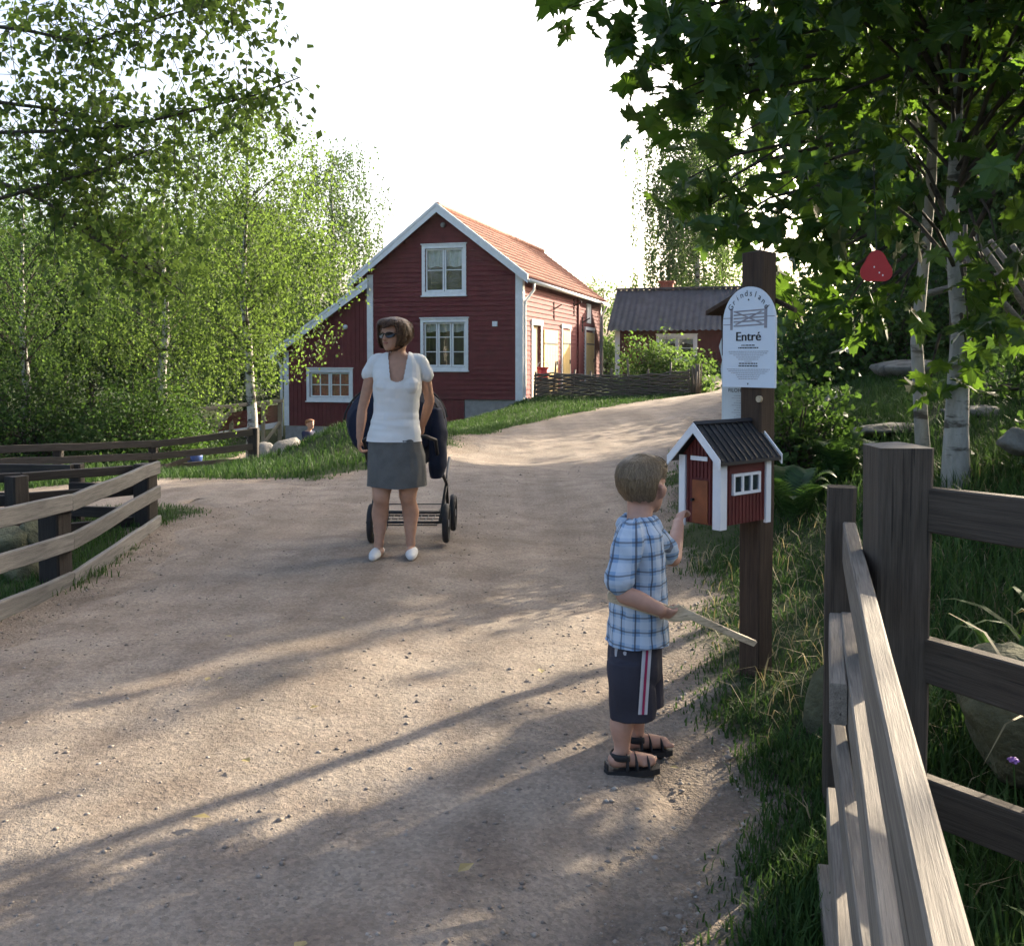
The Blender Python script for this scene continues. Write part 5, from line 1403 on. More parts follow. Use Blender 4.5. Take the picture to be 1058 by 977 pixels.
HEADR = [(0,.30,.10,.10),(.06,.25,.19,.17),(.15,.14,.31,.245),(.25,.07,.385,.290),(.38,.01,.45,.330),(.50,-.02,.475,.350),(.65,-.03,.485,.36),(.80,-.035,.455,.335),(.90,-.035,.37,.275),(.97,-.035,.22,.165),(1.0,-.035,.05,.04)]
_hr = np.array(HEADR)
def head_pt(base, f, r, Hh, t, phi, infl=0.0):
    c, d, w = [np.interp(t, _hr[:,0], _hr[:,k]) for k in (1,2,3)]
    return Vector(base)+UP*(Hh*t)+f*((c+(d+infl)*math.cos(phi))*Hh)+r*((w+infl)*math.sin(phi)*Hh)
def head(mb, base, f, r, Hh):
    rings = [(Vector(base)+UP*Hh*t+f*c*Hh, f*d*Hh, r*w*Hh) for t,c,d,w in HEADR]
    loft(mb, rings, 24)
    # nose, brow, lips, chin, ears
    P = lambda t, fo, ri=0: Vector(base)+UP*Hh*t+f*fo*Hh+r*ri*Hh
    limb(mb, [P(.52,.44),P(.42,.51),P(.345,.555)], [.03*Hh,.04*Hh,.05*Hh], 10, 3)
    ball(mb, P(.335,.50,.045), .04*Hh, 8); ball(mb, P(.335,.50,-.045), .04*Hh, 8)
    for s in (-1,1): limb(mb, [P(.57,.42,.06*s),P(.585,.41,.15*s),P(.56,.34,.24*s)], [.035*Hh]*3, 8, 2)
    limb(mb, [P(.225,.41,-.10),P(.232,.465,0),P(.225,.41,.10)], [.022*Hh,.034*Hh,.022*Hh], 8, 3)
    limb(mb, [P(.185,.41,-.08),P(.18,.45,0),P(.185,.41,.08)], [.022*Hh,.036*Hh,.022*Hh], 8, 3)
    ball(mb, P(.06,.39), .075*Hh, 10)
    for s in (-1,1):
        loft(mb, [(P(.29,.04,.33*s),f*.03*Hh,r*.03*Hh),(P(.34,.03,.375*s),f*.06*Hh,r*.035*Hh),(P(.42,.0,.405*s),f*.085*Hh,r*.036*Hh),(P(.50,-.03,.42*s),f*.10*Hh,r*.036*Hh),(P(.545,-.04,.39*s),f*.05*Hh,r*.03*Hh)], 12)
def hand(mb, wrist, d, nrm, L, side=1, curl=(.5,.8,.6), spread=.16, thumb_in=.5, fr=None):
    """palm from the wrist along d, back of the hand along nrm, thumb on +side; four fingers bend towards -nrm"""
    d = Vector(d).normalized(); nrm = (Vector(nrm)-d*Vector(nrm).dot(d)).normalized(); s = d.cross(nrm)*side
    W = Vector(wrist); pl, pw, pt = L*.48, L*.21, L*.085
    loft(mb, [(W-d*.04*L,s*pw*.62,nrm*pt),(W+d*pl*.35,s*pw*.92,nrm*pt*1.1),(W+d*pl*.8,s*pw,nrm*pt),(W+d*pl,s*pw*.93,nrm*pt*.85)], 14)
    fr = fr or L*.052
    for k,(off,fl) in enumerate(((.72,.43),(.25,.48),(-.24,.45),(-.70,.36))):
        b_ = W+d*pl*.92+s*pw*off; dd = (d+s*off*spread).normalized(); ax = s
        segs = [.45,.32,.23]; p = b_; pts = [b_-dd*.03*L, b_]; dirv = dd
        for j in range(3):
            dirv = (dirv*math.cos(curl[j]) - nrm_of(dirv,ax,nrm)*math.sin(curl[j])).normalized()
            p = p+dirv*(fl*L*segs[j]); pts.append(p)
        limb(mb, pts, [fr,fr,fr*.94,fr*.88,fr*.74], 8, 2)
    tb = W+d*pl*.30+s*pw*.85; d1 = (d*.75+s*.75-nrm*.25).normalized(); d2 = (d*.9+s*(.25-thumb_in*.4)-nrm*.55).normalized()
    limb(mb, [tb-d1*.06*L, tb+d1*.14*L, tb+d1*.14*L+d2*.14*L, tb+d1*.14*L+d2*.25*L], [fr*1.35,fr*1.25,fr*1.05,fr*.8], 8, 2)
# keep the bend continuous: finger curls past 90 degrees must not flip
def nrm_of(dv, ax, nrm):
    n_ = dv.cross(ax).normalized() if _HS[0] > 0 else ax.cross(dv).normalized()
    return n_
_HS = [1]
def hand_side(mb, wrist, d, nrm, L, side=1, **k):
    d = Vector(d).normalized(); n2 = (Vector(nrm)-d*Vector(nrm).dot(d)).normalized(); s = d.cross(n2)*side
    _HS[0] = 1 if d.cross(s).dot(n2) > 0 else -1
    hand(mb, wrist, d, nrm, L, side, **k)

M['skin'] = mat_plain('skin', (.42,.235,.155), .55, .10, 25, .05, 200, dist=.001, spec=.35)
M['skin_child'] = mat_plain('child_skin', (.46,.26,.185), .55, .10, 25, .05, 200, dist=.001, spec=.35)
def mat_hair(name, c1, c2):
    m, nt, b = base_mat(name); v = coords(nt,'Object',(130,130,9)); n1 = noise(nt, v, 1.0, 5, .6); n2 = noise(nt, coords(nt), 14, 3)
    c = ramp(nt, n1, [(.3,c1),(.7,c2)]); c = mixc(nt, math_n(nt,'MULTIPLY',n2,.5), c, [k*.5 for k in c1])
    nt.links.new(c, b.inputs['Base Color']); setp(b, Roughness=.5, Specular_IOR_Level=.35); bump(nt, b, n1, .8, .006); return m
M['hair_brown'] = mat_hair('brown_hair', (.055,.028,.016), (.20,.105,.055))
M['hair_blond'] = mat_hair('dark_blond_hair', (.13,.085,.045), (.30,.21,.12))
M['hair_ginger'] = mat_hair('ginger_hair', (.20,.075,.025), (.36,.15,.06))
M['hair_strand'] = mat_leaf('blond_strand', [(.13,.088,.05),(.19,.135,.078),(.29,.21,.125)], .1, .45, (.3,.2,.1), .4, False)  # strand colours set apart from the hair cap for contrast
M['hair_lock'] = mat_leaf('chestnut_lock', [(.035,.018,.010),(.09,.045,.024),(.20,.11,.055)], .1, .45, (.15,.07,.03), .4, False)
def hair_shell(parent, base, f, r, Hh, tmin, infl, mat, thick=.03, seed=0, nphi=72, nt_=26, wave=.010):
    """cap of hair from the crown down to tmin(phi), lower edge closed onto the head"""
    mb = MB()
    for i in range(nt_+1):
        for k in range(nphi):
            ph = 2*math.pi*k/nphi; t0 = tmin(ph); s = i/nt_
            t = 1.0-(1.0-t0)*s**.8
            tt = max(t,0)
            ii = infl(ph, s)+wave*math.sin(ph*17+s*4+seed)+wave*.7*math.sin(ph*41+seed*2)
            if t > .96: ii *= 1
            p = head_pt(base, f, r, Hh, tt, ph, ii)
            p.z = base[2]+Hh*(t + (.055 if t>.8 else .055*max(0,(t-.5)/.3)))
            mb.v.append(tuple(p))
    for i in range(nt_):
        for k in range(nphi): mb.f.append((i*nphi+k,(i+1)*nphi+k,(i+1)*nphi+(k+1)%nphi,i*nphi+(k+1)%nphi))
    o = len(mb.v)
    for k in range(nphi):
        ph = 2*math.pi*k/nphi; t0 = max(tmin(ph),0); p = head_pt(base,f,r,Hh,min(t0+.03,1),ph,-.02); mb.v.append(tuple(p))
    for k in range(nphi): mb.f.append((nt_*nphi+k,o+k,o+(k+1)%nphi,nt_*nphi+(k+1)%nphi))
    mb.f.append(tuple(range(nphi-1,-1,-1)))
    return obj('hair', mb, mat, parent, True)
def fabric(name, col, var=.12, scale=6, weave=350, rough=.85):
    return mat_plain(name, col, rough, var, scale, .15, weave, dist=.001, spec=.2)
M['tee'] = fabric('white_jersey', (.66,.67,.66), .05)
M['skirt'] = fabric('grey_twill', (.105,.105,.10), .18, 9)
M['shoe_white'] = fabric('white_canvas', (.60,.60,.58), .08)
M['shorts'] = fabric('charcoal_cotton', (.042,.040,.052), .2)
M['stripe_white'] = fabric('white_stripe', (.55,.54,.56), .08)
M['stripe_pink'] = fabric('crimson_stripe', (.32,.03,.09), .1)
M['navy'] = fabric('navy_canvas', (.012,.017,.034), .25, 7)
M['black_rubber'] = mat_plain('black_rubber', (.018,.018,.019), .7, .25, 20, .2)
M['chrome'] = mat_plain('bright_metal', (.45,.46,.48), .3, .1, 10, 0, metallic=.9)
M['lens'] = mat_plain('dark_lens', (.012,.011,.012), .18, .1, 3, 0, spec=.35)

# --- woman walking down the road
WY = 6.75
def WPt(px, py, dy=0.0): return at(px, py, WY+dy)
wg = gz(-.8,6.75)+.02
woman = thing('person', 'woman in white short sleeved top, grey skirt and sunglasses pulling a pushchair', 'person', (-.80,WY,wg))
mb = MB(); R_, F_ = Vector((1,0,0)), Vector((0,1,0))
def tor(px, py, hw, hd, dy=0.0): c = WPt(px,py,dy); return (c, R_*hw, F_*hd)
loft(mb, [tor(411,361,.048,.052,.03),tor(411,365,.062,.058,.03),tor(411,368,.105,.068,.028),tor(411,372,.150,.080,.025),tor(411,378,.165,.090,.02),tor(411,390,.160,.103,.005),tor(410.5,402,.155,.108,0),tor(410,416,.146,.100,.005),tor(409,430,.145,.098,.01),tor(409,446,.168,.112,.01),tor(410,468,.188,.125,.01),tor(410,485,.178,.12,.01)], 24)
WANK = ((-1,(394,513),(391.5,563.5)),(1,(421.5,512),(424.5,562)))
for s, kn, an_ in WANK:
    hip = WPt(410+s*13.5,480,.01); knee = WPt(*kn,-.03 if s<0 else .02); ank = WPt(*an_,.0 if s<0 else .05)
    k2 = knee.lerp(ank,.12)+Vector((0,.012,0)); calf = knee.lerp(ank,.36)+Vector((.008*s,.038,0)); c2 = knee.lerp(ank,.62)+Vector((.003*s,.022,0))
    limb(mb, [hip, hip.lerp(knee,.55), knee+Vector((0,-.008,.01)), k2, calf, c2, ank.lerp(knee,.12), ank], [.090,.076,.063,.055,.060,.047,.034,.035], 16)
    limb(mb, [ank+Vector((0,.03,-.045)),ank+Vector((0,-.05,-.045)),ank+Vector((.012*s,-.14,-.052))], [.034,.036,.026], 12)
sh = WPt(386,376,.03); el = WPt(374.5,422,.06); wr = WPt(371.5,452,.06)
limb(mb, [WPt(394,373,.03),sh,sh.lerp(el,.45),el.lerp(sh,.12),el,el.lerp(wr,.3),wr], [.046,.044,.041,.036,.035,.037,.025], 14)
hand_side(mb, wr, (-.05,.15,-1), (-1,-.1,0), .170, 1, curl=(.7,.9,.6))
sh = WPt(436.5,376,.03); el = WPt(444,414,.12); wr = WPt(437,438,.27)
limb(mb, [WPt(428,373,.03),sh,sh.lerp(el,.45),el.lerp(sh,.12),el,el.lerp(wr,.3),wr], [.046,.044,.041,.036,.035,.037,.025], 14)
hand_side(mb, wr, (-.1,.6,-.7), (1,0,.1), .170, -1, curl=(.8,1.0,.7))
wf_ = Vector((-.50,-.866,0)); wr_ = Vector((wf_.y,-wf_.x,0))
hb = WPt(407.5,362,.0); HH = .222
limb(mb, [WPt(411,372,.035),WPt(411,364,.03),WPt(412.5,354,.035)], [.060,.053,.054], 14)
head(mb, hb, wf_, wr_, HH)
put('body', remeshed(mb,.0078,3), M['skin'], woman)
# hair: a chin length bob with a swept fringe
def wt(ph):
    c = math.cos(ph)
    q = min(1,max(0,(.80-c)/.42)); q = q*q*(3-2*q)
    return .70+.08*math.sin(ph*1.5+.4)+.015*math.sin(ph*23)-(.60+.03*math.sin(ph*9)+.015*math.sin(ph*31))*q
winf = lambda ph,s: .055+(.075+.02*math.sin(ph*3+1))*math.sin(min(1,s*1.05)*2.6)*(1-.5*max(0,math.cos(ph)))+.03*max(0,s-.8)*math.sin(ph*7)
hr_ = hair_shell(woman, hb, wf_, wr_, HH, wt, winf, M['hair_brown'], seed=1, wave=.006)
def strands(parent, base, f, r, Hh, tmin, infl, n, w, ln, lift, mat, seed):
    """fine locks lying on the cap of hair, combed down from the crown"""
    st = MB(); rs = random.Random(seed)
    for k in range(n):
        ph = rs.uniform(0,6.283); t0 = tmin(ph); s0 = rs.random()**.8*.95
        ds = rs.uniform(*ln); dph = rs.gauss(.06,.09); pts = []; lf = lift*rs.random()
        for j in range(4):
            s = min(1.05, s0+ds*j/3); pj = ph+dph*j/3; t0j = tmin(pj); t = 1-(1-t0j)*s**.8
            p = head_pt(base,f,r,Hh,max(t,0),pj,infl(pj,min(s,1))+.004+lf*math.sin(math.pi*min(1,j/3*.85)))
            p.z = base[2]+Hh*(t+(.055 if t>.8 else .055*max(0,(t-.5)/.3)))
            pts.append(p)
        nrm = (pts[1]-Vector(base)-UP*Hh*.45); sd = (pts[3]-pts[0]).cross(nrm)
        if sd.length < 1e-8: continue
        sd = sd.normalized()*w
        st.add([pts[0]-sd*.5,pts[0]+sd*.5,pts[1]+sd,pts[1]-sd,pts[2]+sd*.8,pts[2]-sd*.8,pts[3]],[(0,1,2,3),(3,2,4,5),(5,4,6)])
    return tag(obj('strands', st, mat, parent), kind='stuff')
strands(hr_, hb, wf_, wr_, HH, wt, winf, 3600, .0020, (.3,.62), .10, M['hair_lock'], 5)
sg_ = MB()
P = lambda t, fo, ri: Vector(hb)+UP*HH*t+wf_*fo*HH+wr_*ri*HH
for s in (-1,1):
    pts = [P(.475+.095*math.sin(q)*(1-.12*math.cos(q)*s),.492-.13*((.17*s+.135*math.cos(q))/.3)**2,.165*s+.135*math.cos(q)) for q in np.linspace(0,2*math.pi,17)[:-1]]
    o_ = len(sg_.v); sg_.v += [tuple(p) for p in pts]+[tuple(p+wf_*.006) for p in pts]; sg_.f.append(tuple(o_+16+k for k in range(16))); sg_.f.append(tuple(o_+15-k for k in range(16)))
    for k in range(16): sg_.f.append((o_+k,o_+(k+1)%16,o_+16+(k+1)%16,o_+16+k))
gl_ = obj('sunglasses', sg_, M['lens'], woman)
mb = MB()
mb.tube([P(.50,.49,-.04),P(.51,.505,0),P(.50,.49,.04)], .004, 6)
for s in (-1,1): mb.tube([P(.50,.40,.29*s),P(.50,.2,.385*s),P(.49,-.02,.40*s)], .0045, 6)
obj('frame', mb, M['black_rubber'], gl_)
mb = MB(); mb.tube([P(.232,.440,-.10),P(.226,.485,-.04),P(.230,.492,0),P(.226,.485,.04),P(.232,.440,.10)], [.002,.006,.006,.006,.002], 8); obj('lips', mb, mat_plain('lips',(.34,.13,.10),.5,.05,20,0), woman, True)
# top
mb = MB()
loft(mb, [tor(411,364,.085,.070,.03),tor(411,367,.125,.080,.028),tor(411,371,.162,.090,.025),tor(411,378,.176,.103,.015),tor(411,390,.172,.118,-.005),tor(410.5,402,.170,.122,-.005),tor(410,412,.160,.114,0),tor(409,426,.160,.110,.01),tor(408,440,.176,.120,.01),tor(407.5,452,.190,.132,.01),tor(407.5,461,.194,.136,.01)], 28)
for s in (-1,1): ball(mb, WPt(410.5+s*11,398,-.062), .080, 14, (1,.75,.95))
for s,(sp_,e_) in ((-1,((389,374),(381,386.5))),(1,((433.5,374.5),(441,387.5)))):
    a, b_ = WPt(*sp_,.03), WPt(*e_,.045); limb(mb, [a.lerp(WPt(411,372,.02),.35),a,a.lerp(b_,.6),b_], [.055,.057,.055,.053], 16)
shirt = remeshed(mb,.0048,5,lambda c: .005*mnoise.noise(c*12)+.0090*mnoise.noise(Vector((c.x*6+c.z*7,c.y*6,c.z*26)))*(1 if c.z < 1.0 else .4))
def cut_faces(me, test):
    bm = bmesh.new(); bm.from_mesh(me); bmesh.ops.delete(bm, geom=[f for f in bm.faces if test(f.calc_center_median())], context='FACES'); bm.to_mesh(me); bm.free()
nk = WPt(412,365,0); nkb = WPt(411,394.5,0); nkt = WPt(411,366,0)
def scoop(c):
    if c.y > WY+.035: return c.z > WPt(409,367.5).z and abs(c.x-nk.x) < .080
    q = (c.z-nkb.z)/(nkt.z-nkb.z)
    return q > 0 and abs(c.x-nk.x) < .042+.028*min(1,q)-.042*(1-min(1,q*9))**2
cut_faces(shirt, scoop)
zhm = WPt(409,455.5).z
for v_ in shirt.vertices: v_.co.z = max(v_.co.z, zhm)
put('top', shirt, M['tee'], woman)
mb = MB(); loft(mb, [tor(408,450,.176,.120,.01),tor(408.5,458,.188,.131,.01),tor(410,470,.203,.140,.01),tor(410,485,.208,.145,.005),tor(410.5,503,.210,.150,.0),tor(410.5,506,.210,.150,.0)], 32)
sk = remeshed(mb,.007,3,lambda c: .007*mnoise.noise(c*7)+.006*mnoise.noise(Vector((c.x*22,c.y*22,c.z*6)))); zhem = WPt(410,502).z
for v_ in sk.vertices: v_.co.z = max(v_.co.z, zhem+.004*math.sin(v_.co.x*18))
put('skirt', sk, M['skirt'], woman)
for s, kn, an_ in WANK:
    ank = WPt(*an_,.0 if s<0 else .05); mb = MB(); o3 = Vector((.014*s,0,0)); zs = gz(ank.x,ank.y)+.024
    limb(mb, [Vector((ank.x,ank.y+.055,zs+.034)),Vector((ank.x,ank.y-.02,zs+.036))+o3,Vector((ank.x,ank.y-.10,zs+.034))+o3,Vector((ank.x,ank.y-.175,zs+.026))+o3*1.4], [.036,.040,.042,.028], 16)
    cut = remeshed(mb,.005,2)
    for v_ in cut.vertices: v_.co.z = max(zs+(v_.co.z-zs)*.85, zs)
    put('shoe', cut, M['shoe_white'], woman)

# --- pushchair behind her
push = thing('pushchair', 'navy blue pushchair with black wheels pulled behind the woman', 'pushchair', (-.78,7.55,gz(-.78,7.5)))
gzp = gz(-.78,7.5)+.035
def PW(x, y, z): return Vector((-.79+x+.045*(y-.0), 7.5+y, gzp+z))
mb = MB()
def hood_ring(y, w, z0, z1): 
    return (PW(-.085,y,(z0+z1)/2), Vector((w,0,0)), Vector((0,0,(z1-z0)/2)))
loft(mb, [hood_ring(-.36,.25,.66,1.02),hood_ring(-.33,.33,.62,1.13),hood_ring(-.20,.37,.60,1.21),hood_ring(0,.37,.58,1.22),hood_ring(.20,.34,.55,1.12),hood_ring(.36,.30,.50,.95),hood_ring(.42,.20,.55,.85)], 24)
hd = remeshed(mb,.012,3,lambda c: .012*mnoise.noise(c*7)+.006*mnoise.noise(Vector((c.x*4,c.y*30,c.z*4)))); put('hood', hd, M['navy'], push)
mb = MB()
for yy in (-.30,-.12,.06): mb.tube([PW(-.085+.366*math.cos(q),yy,.90+.312*math.sin(q)) for q in np.linspace(.1,math.pi-.1,16)], .008, 6)
obj('hood_rib', mb, M['black_rubber'], push, True)
mb = MB(); mb.tube([PW(-.26,-.34,.62),PW(-.26,-.52,.80),PW(-.20,-.57,.83),PW(.20,-.57,.83),PW(.26,-.52,.80),PW(.26,-.34,.62)], .014, 8); obj('handle', mb, M['black_iron'], push, True)
mb = MB()
for s in (-1,1):
    mb.tube([PW(.26*s,-.38,.62),PW(.28*s,.0,.42),PW(.26*s,.27,.17)], .013, 8); mb.tube([PW(.26*s,.40,.58),PW(.275*s,.02,.40),PW(.26*s,-.24,.17)], .013, 8)
    mb.tube([PW(.262*s,-.24,.17),PW(.262*s,.27,.17)], .011, 8)
for yy in (-.24,.27): mb.tube([PW(-.30,yy,.155),PW(.30,yy,.155)], .010, 8)
mb.tube([PW(-.26,-.24,.23),PW(.26,-.24,.23)], .009, 8)
obj('frame', mb, M['black_iron'], push, True)
mb = MB()
for k in range(9): mb.tube([PW(-.22+.055*k,-.22,.13),PW(-.22+.055*k,.25,.13)], .004, 5)
for yy in (-.2,-.05,.1,.24): mb.tube([PW(-.23,yy,.127),PW(.23,yy,.127)], .004, 5)
for zz in (.13,.22): mb.tube([PW(-.23,-.215,zz),PW(.23,-.215,zz),PW(.23,.25,zz),PW(-.23,.25,zz),PW(-.23,-.215,zz)], .005, 5)
obj('basket', mb, M['black_iron'], push)
mb = MB(); loft(mb, [(PW(.24,-.30,.50),Vector((.05,0,0)),Vector((0,.10,0))),(PW(.25,-.30,.60),Vector((.070,0,0)),Vector((0,.12,0))),(PW(.25,-.29,.85),Vector((.070,0,0)),Vector((0,.12,0))),(PW(.24,-.28,1.02),Vector((.04,0,0)),Vector((0,.08,0)))], 16)
put('side_bag', remeshed(mb,.012,3,lambda c:.01*mnoise.noise(c*12)), M['navy'], push)
for s in (-1,1):
    for yy in (-.24,.27):
        c = PW(.305*s if s>0 else -.255,yy,.150); mb = MB(); R1 = .128
        ringp = [c+Vector((.012*math.sin(2*q)*0, R1*math.cos(q), R1*math.sin(q))) for q in np.linspace(0,2*math.pi,25)]
        o_ = len(mb.v)
        for q in np.linspace(0,2*math.pi,24,endpoint=False):
            for p_ in np.linspace(0,2*math.pi,10,endpoint=False):
                rr_ = R1+.022*math.cos(p_); mb.v.append((c.x+.025*math.sin(p_), c.y+rr_*math.cos(q), c.z+rr_*math.sin(q)))
        for i in range(24):
            for k in range(10): mb.f.append((i*10+k,((i+1)%24)*10+k,((i+1)%24)*10+(k+1)%10,i*10+(k+1)%10))
        wh = obj('wheel', mb, M['black_rubber'], push, True)
        mb = MB(); mb.tube([c-Vector((.02,0,0)),c+Vector((.02,0,0))], .028, 12)
        for q in np.linspace(0,2*math.pi,12,endpoint=False): mb.tube([c+Vector((0,.02*math.cos(q),.02*math.sin(q))),c+Vector((0,.112*math.cos(q),.112*math.sin(q)))], .0035, 5)
        obj('rim', mb, M['chrome'], wh)

# --- boy at the little house
BY = 3.32
def BP(px, py, dy=0.0): return at(px, py, BY+dy)
boy = thing('person', 'small boy in blue checked shirt and dark shorts reaching to the little house', 'person', (.42,BY,.02))
bf = Vector((.985,.18,0)).normalized(); br = Vector((bf.y,-bf.x,0))      # body forward, body right (towards the viewer)
def bt3(px, py, hl, hf, dy=0.0): c = BP(px,py,dy); return (c, br*hl, bf*hf)
mb = MB()
loft(mb, [bt3(661,536,.035,.035),bt3(660,543,.085,.05),bt3(660,552,.108,.065),bt3(660,575,.108,.078),bt3(660,605,.100,.078),bt3(659,635,.100,.08),bt3(657,660,.092,.072),bt3(656,690,.085,.062)], 22)
limb(mb, [BP(660,546,.0),BP(661,532,.015),BP(662,514,.03)], [.047,.044,.048], 14)
bhf = Vector((.60,.80,0)); bhr = Vector((.80,-.60,0)); bhb = BP(664,531,.03); BHH = .200
head(mb, bhb, bhf, bhr, BHH)
LEGS = []
for dy, hip, kn, an_ in ((-.065,(652,689),(648,732),(642,775.5)),(.075,(661,683),(661,722),(657,757.5))):
    h_, k_, a_ = BP(*hip,dy*.6), BP(*kn,dy), BP(*an_,dy); LEGS.append(a_)
    cf = k_.lerp(a_,.35)-bf*.012
    limb(mb, [h_,h_.lerp(k_,.5),k_,cf,a_.lerp(k_,.15),a_], [.052,.050,.043,.042,.028,.027], 14)
    limb(mb, [a_-bf*.022-UP*.028,a_+bf*.04-UP*.030,a_+bf*.105-UP*.040], [.027,.027,.021], 12)
    for k in range(5):
        tp = a_+bf*(.128-.008*k)-UP*.044+br*(.020-.0105*k)*(-1 if dy<0 else 1); limb(mb, [tp-bf*.025,tp], [.0095,.0075 if k else .0095], 8, 2)
# near arm holds the toy, far arm reaches out
sh, el, wr = BP(651,557,-.105), BP(641,611,-.150), BP(682,629.5,-.155)
limb(mb, [sh.lerp(BP(660,552),.4),sh,sh.lerp(el,.5),el,el.lerp(wr,.4),wr], [.045,.041,.036,.031,.031,.022], 14)
hand_side(mb, wr, (.86,.30,-.42), (-.35,-.9,-.25), .105, 1, curl=(.75,1.05,.8), fr=.0068)
sh, el, wr = BP(673,557,.10), BP(695,577,.22), BP(701,541,.43)
limb(mb, [sh.lerp(BP(660,552),.4),sh,sh.lerp(el,.5),el,el.lerp(wr,.4),wr], [.045,.041,.034,.030,.030,.022], 14)
hand_side(mb, wr, (.24,.55,.55), (-.75,-.45,.45), .112, -1, curl=(.55,.9,.6), fr=.0068)
put('body', remeshed(mb,.0052,2), M['skin_child'], boy)
def bt_min(ph):
    c = math.cos(ph); s = abs(math.sin(ph))
    q = min(1,max(0,(.75-c)/.3)); q2 = min(1,max(0,(-.12-c)/.35)); q2 = q2*q2*(3-2*q2)
    return .77-.13*q-.35*q2+.015*math.sin(ph*13)+.01*math.sin(ph*29)
binf = lambda ph,s: .004+.048*math.sin(min(1,s*.86+.12)*3.14)
hr_ = hair_shell(boy, bhb, bhf, bhr, BHH, bt_min, lambda ph,s: binf(ph,s), M['hair_blond'], seed=2, wave=.003)
strands(hr_, bhb, bhf, bhr, BHH, bt_min, binf, 9000, .0009, (.2,.45), .03, M['hair_strand'], 8)
for s in (-1,1):
    mb = ball(MB(), bhb+UP*BHH*.50+bhf*.40*BHH+bhr*.15*s*BHH, .012, 10); obj('eye', mb, M['white'], boy, True)
# checked shirt
m, nt, b = base_mat('blue_checked_cotton')
tc = nt.nodes.new("ShaderNodeTexCoord"); sx = nt.nodes.new("ShaderNodeSeparateXYZ")
dn = nt.nodes.new("ShaderNodeTexNoise"); dn.inputs['Scale'].default_value = 9; nt.links.new(tc.outputs['Object'], dn.inputs['Vector'])
vm = nt.nodes.new("ShaderNodeVectorMath"); vm.operation = 'MULTIPLY_ADD'; nt.links.new(dn.outputs['Color'], vm.inputs[0]); vm.inputs[1].default_value = (.018,.018,.018); nt.links.new(tc.outputs['Object'], vm.inputs[2])
nt.links.new(vm.outputs[0], sx.inputs[0])
def stripe(c, period, width, off=0):
    fr = math_n(nt,'FRACT', math_n(nt,'MULTIPLY_ADD', c, 1/period, off)); d = math_n(nt,'ABSOLUTE', math_n(nt,'SUBTRACT', fr, .5))
    return math_n(nt,'LESS_THAN', d, width)
hx = math_n(nt,'MULTIPLY', math_n(nt,'ARCTAN2', sx.outputs[1], math_n(nt,'SUBTRACT', sx.outputs[0], .012)), .112)
l1, l2 = stripe(hx,.052,.055,.1), stripe(sx.outputs[2],.052,.055,.3)
w1, w2 = stripe(hx,.052,.26,.55), stripe(sx.outputs[2],.052,.26,.8)
c = mixc(nt, math_n(nt,'MULTIPLY',w1,.55), (.20,.31,.46), (.50,.57,.64)); c = mixc(nt, math_n(nt,'MULTIPLY',w2,.55), c, (.52,.58,.64))
c = mixc(nt, math_n(nt,'MULTIPLY',l1,.75), c, (.045,.045,.06)); c = mixc(nt, math_n(nt,'MULTIPLY',l2,.62), c, (.06,.055,.055))
nt.links.new(c, b.inputs['Base Color']); setp(b, Roughness=.9, Specular_IOR_Level=.15); bump(nt, b, noise(nt, coords(nt), 55, 4), .25, .004)
M['check'] = m
mb = MB()
loft(mb, [bt3(660,535,.060,.048),bt3(660,540,.088,.058),bt3(660,547,.116,.070),bt3(659.5,560,.124,.082),bt3(659.5,585,.122,.092),bt3(659,615,.124,.096),bt3(658.5,645,.128,.101),bt3(658,666,.133,.105),bt3(658,671,.133,.105)], 26)
sh, el = BP(651,555,-.108), BP(639,600,-.146)
limb(mb, [sh.lerp(BP(660,552),.35),sh,sh.lerp(el,.6),el], [.050,.050,.050,.052], 16)
sh, el = BP(673,556,.10), BP(687,569,.17)
limb(mb, [sh.lerp(BP(660,552),.35),sh,el], [.054,.052,.052], 16)
for q in np.linspace(-2.6,2.6,15):                    # turned down collar
    c_ = BP(660,537,.015); dr = bf*math.cos(q)*.057+br*math.sin(q)*.066
    limb(mb, [c_+dr*.9+UP*.012,c_+dr*1.12-UP*.004,c_+dr*1.28-UP*.022], [.009,.010,.008], 8, 2)
shirt = remeshed(mb,.0048,3,lambda c: .007*mnoise.noise(c*14)+.006*mnoise.noise(Vector((c.x*30+c.z*12,c.y*30,c.z*14))))
zh = BP(658,661).z
for v_ in shirt.vertices: v_.co.z = max(v_.co.z, zh+.006*math.sin(v_.co.x*22+v_.co.y*9))
put('shirt', shirt, M['check'], boy)
# shorts
mb = MB()
loft(mb, [bt3(657,655,.112,.086),bt3(656,670,.118,.092),bt3(656,690,.118,.092),bt3(656,700,.105,.085)], 22)
for dy, a, c in ((-.062,(652,690),(654,741)),(.07,(661,686),(663,728))):
    p0, p1 = BP(*a,dy), BP(*c,dy); loft(mb, [(p0+UP*.03,br*.062,bf*.082),(p0.lerp(p1,.5),br*.066,bf*.083),(p1,br*.068,bf*.080)], 18)
so = remeshed(mb,.005,3,lambda c: .006*mnoise.noise(c*13)+.004*mnoise.noise(Vector((c.x*26,c.y*26,c.z*10+c.x*14)))); put('shorts', so, M['shorts'], boy)
from mathutils.bvhtree import BVHTree
bo = org_of(boy); bvh = BVHTree.FromPolygons([tuple(v_.co+bo) for v_ in so.vertices], [tuple(p.vertices) for p in so.polygons])
def on_shorts(px, py, lift):
    o = Vector((0,0,CAM_H)); d = (at(px,py,3.0)-o).normalized(); h = bvh.ray_cast(o, d)
    return (h[0] if h[0] is not None else at(px,py,BY-.12)) - d*lift
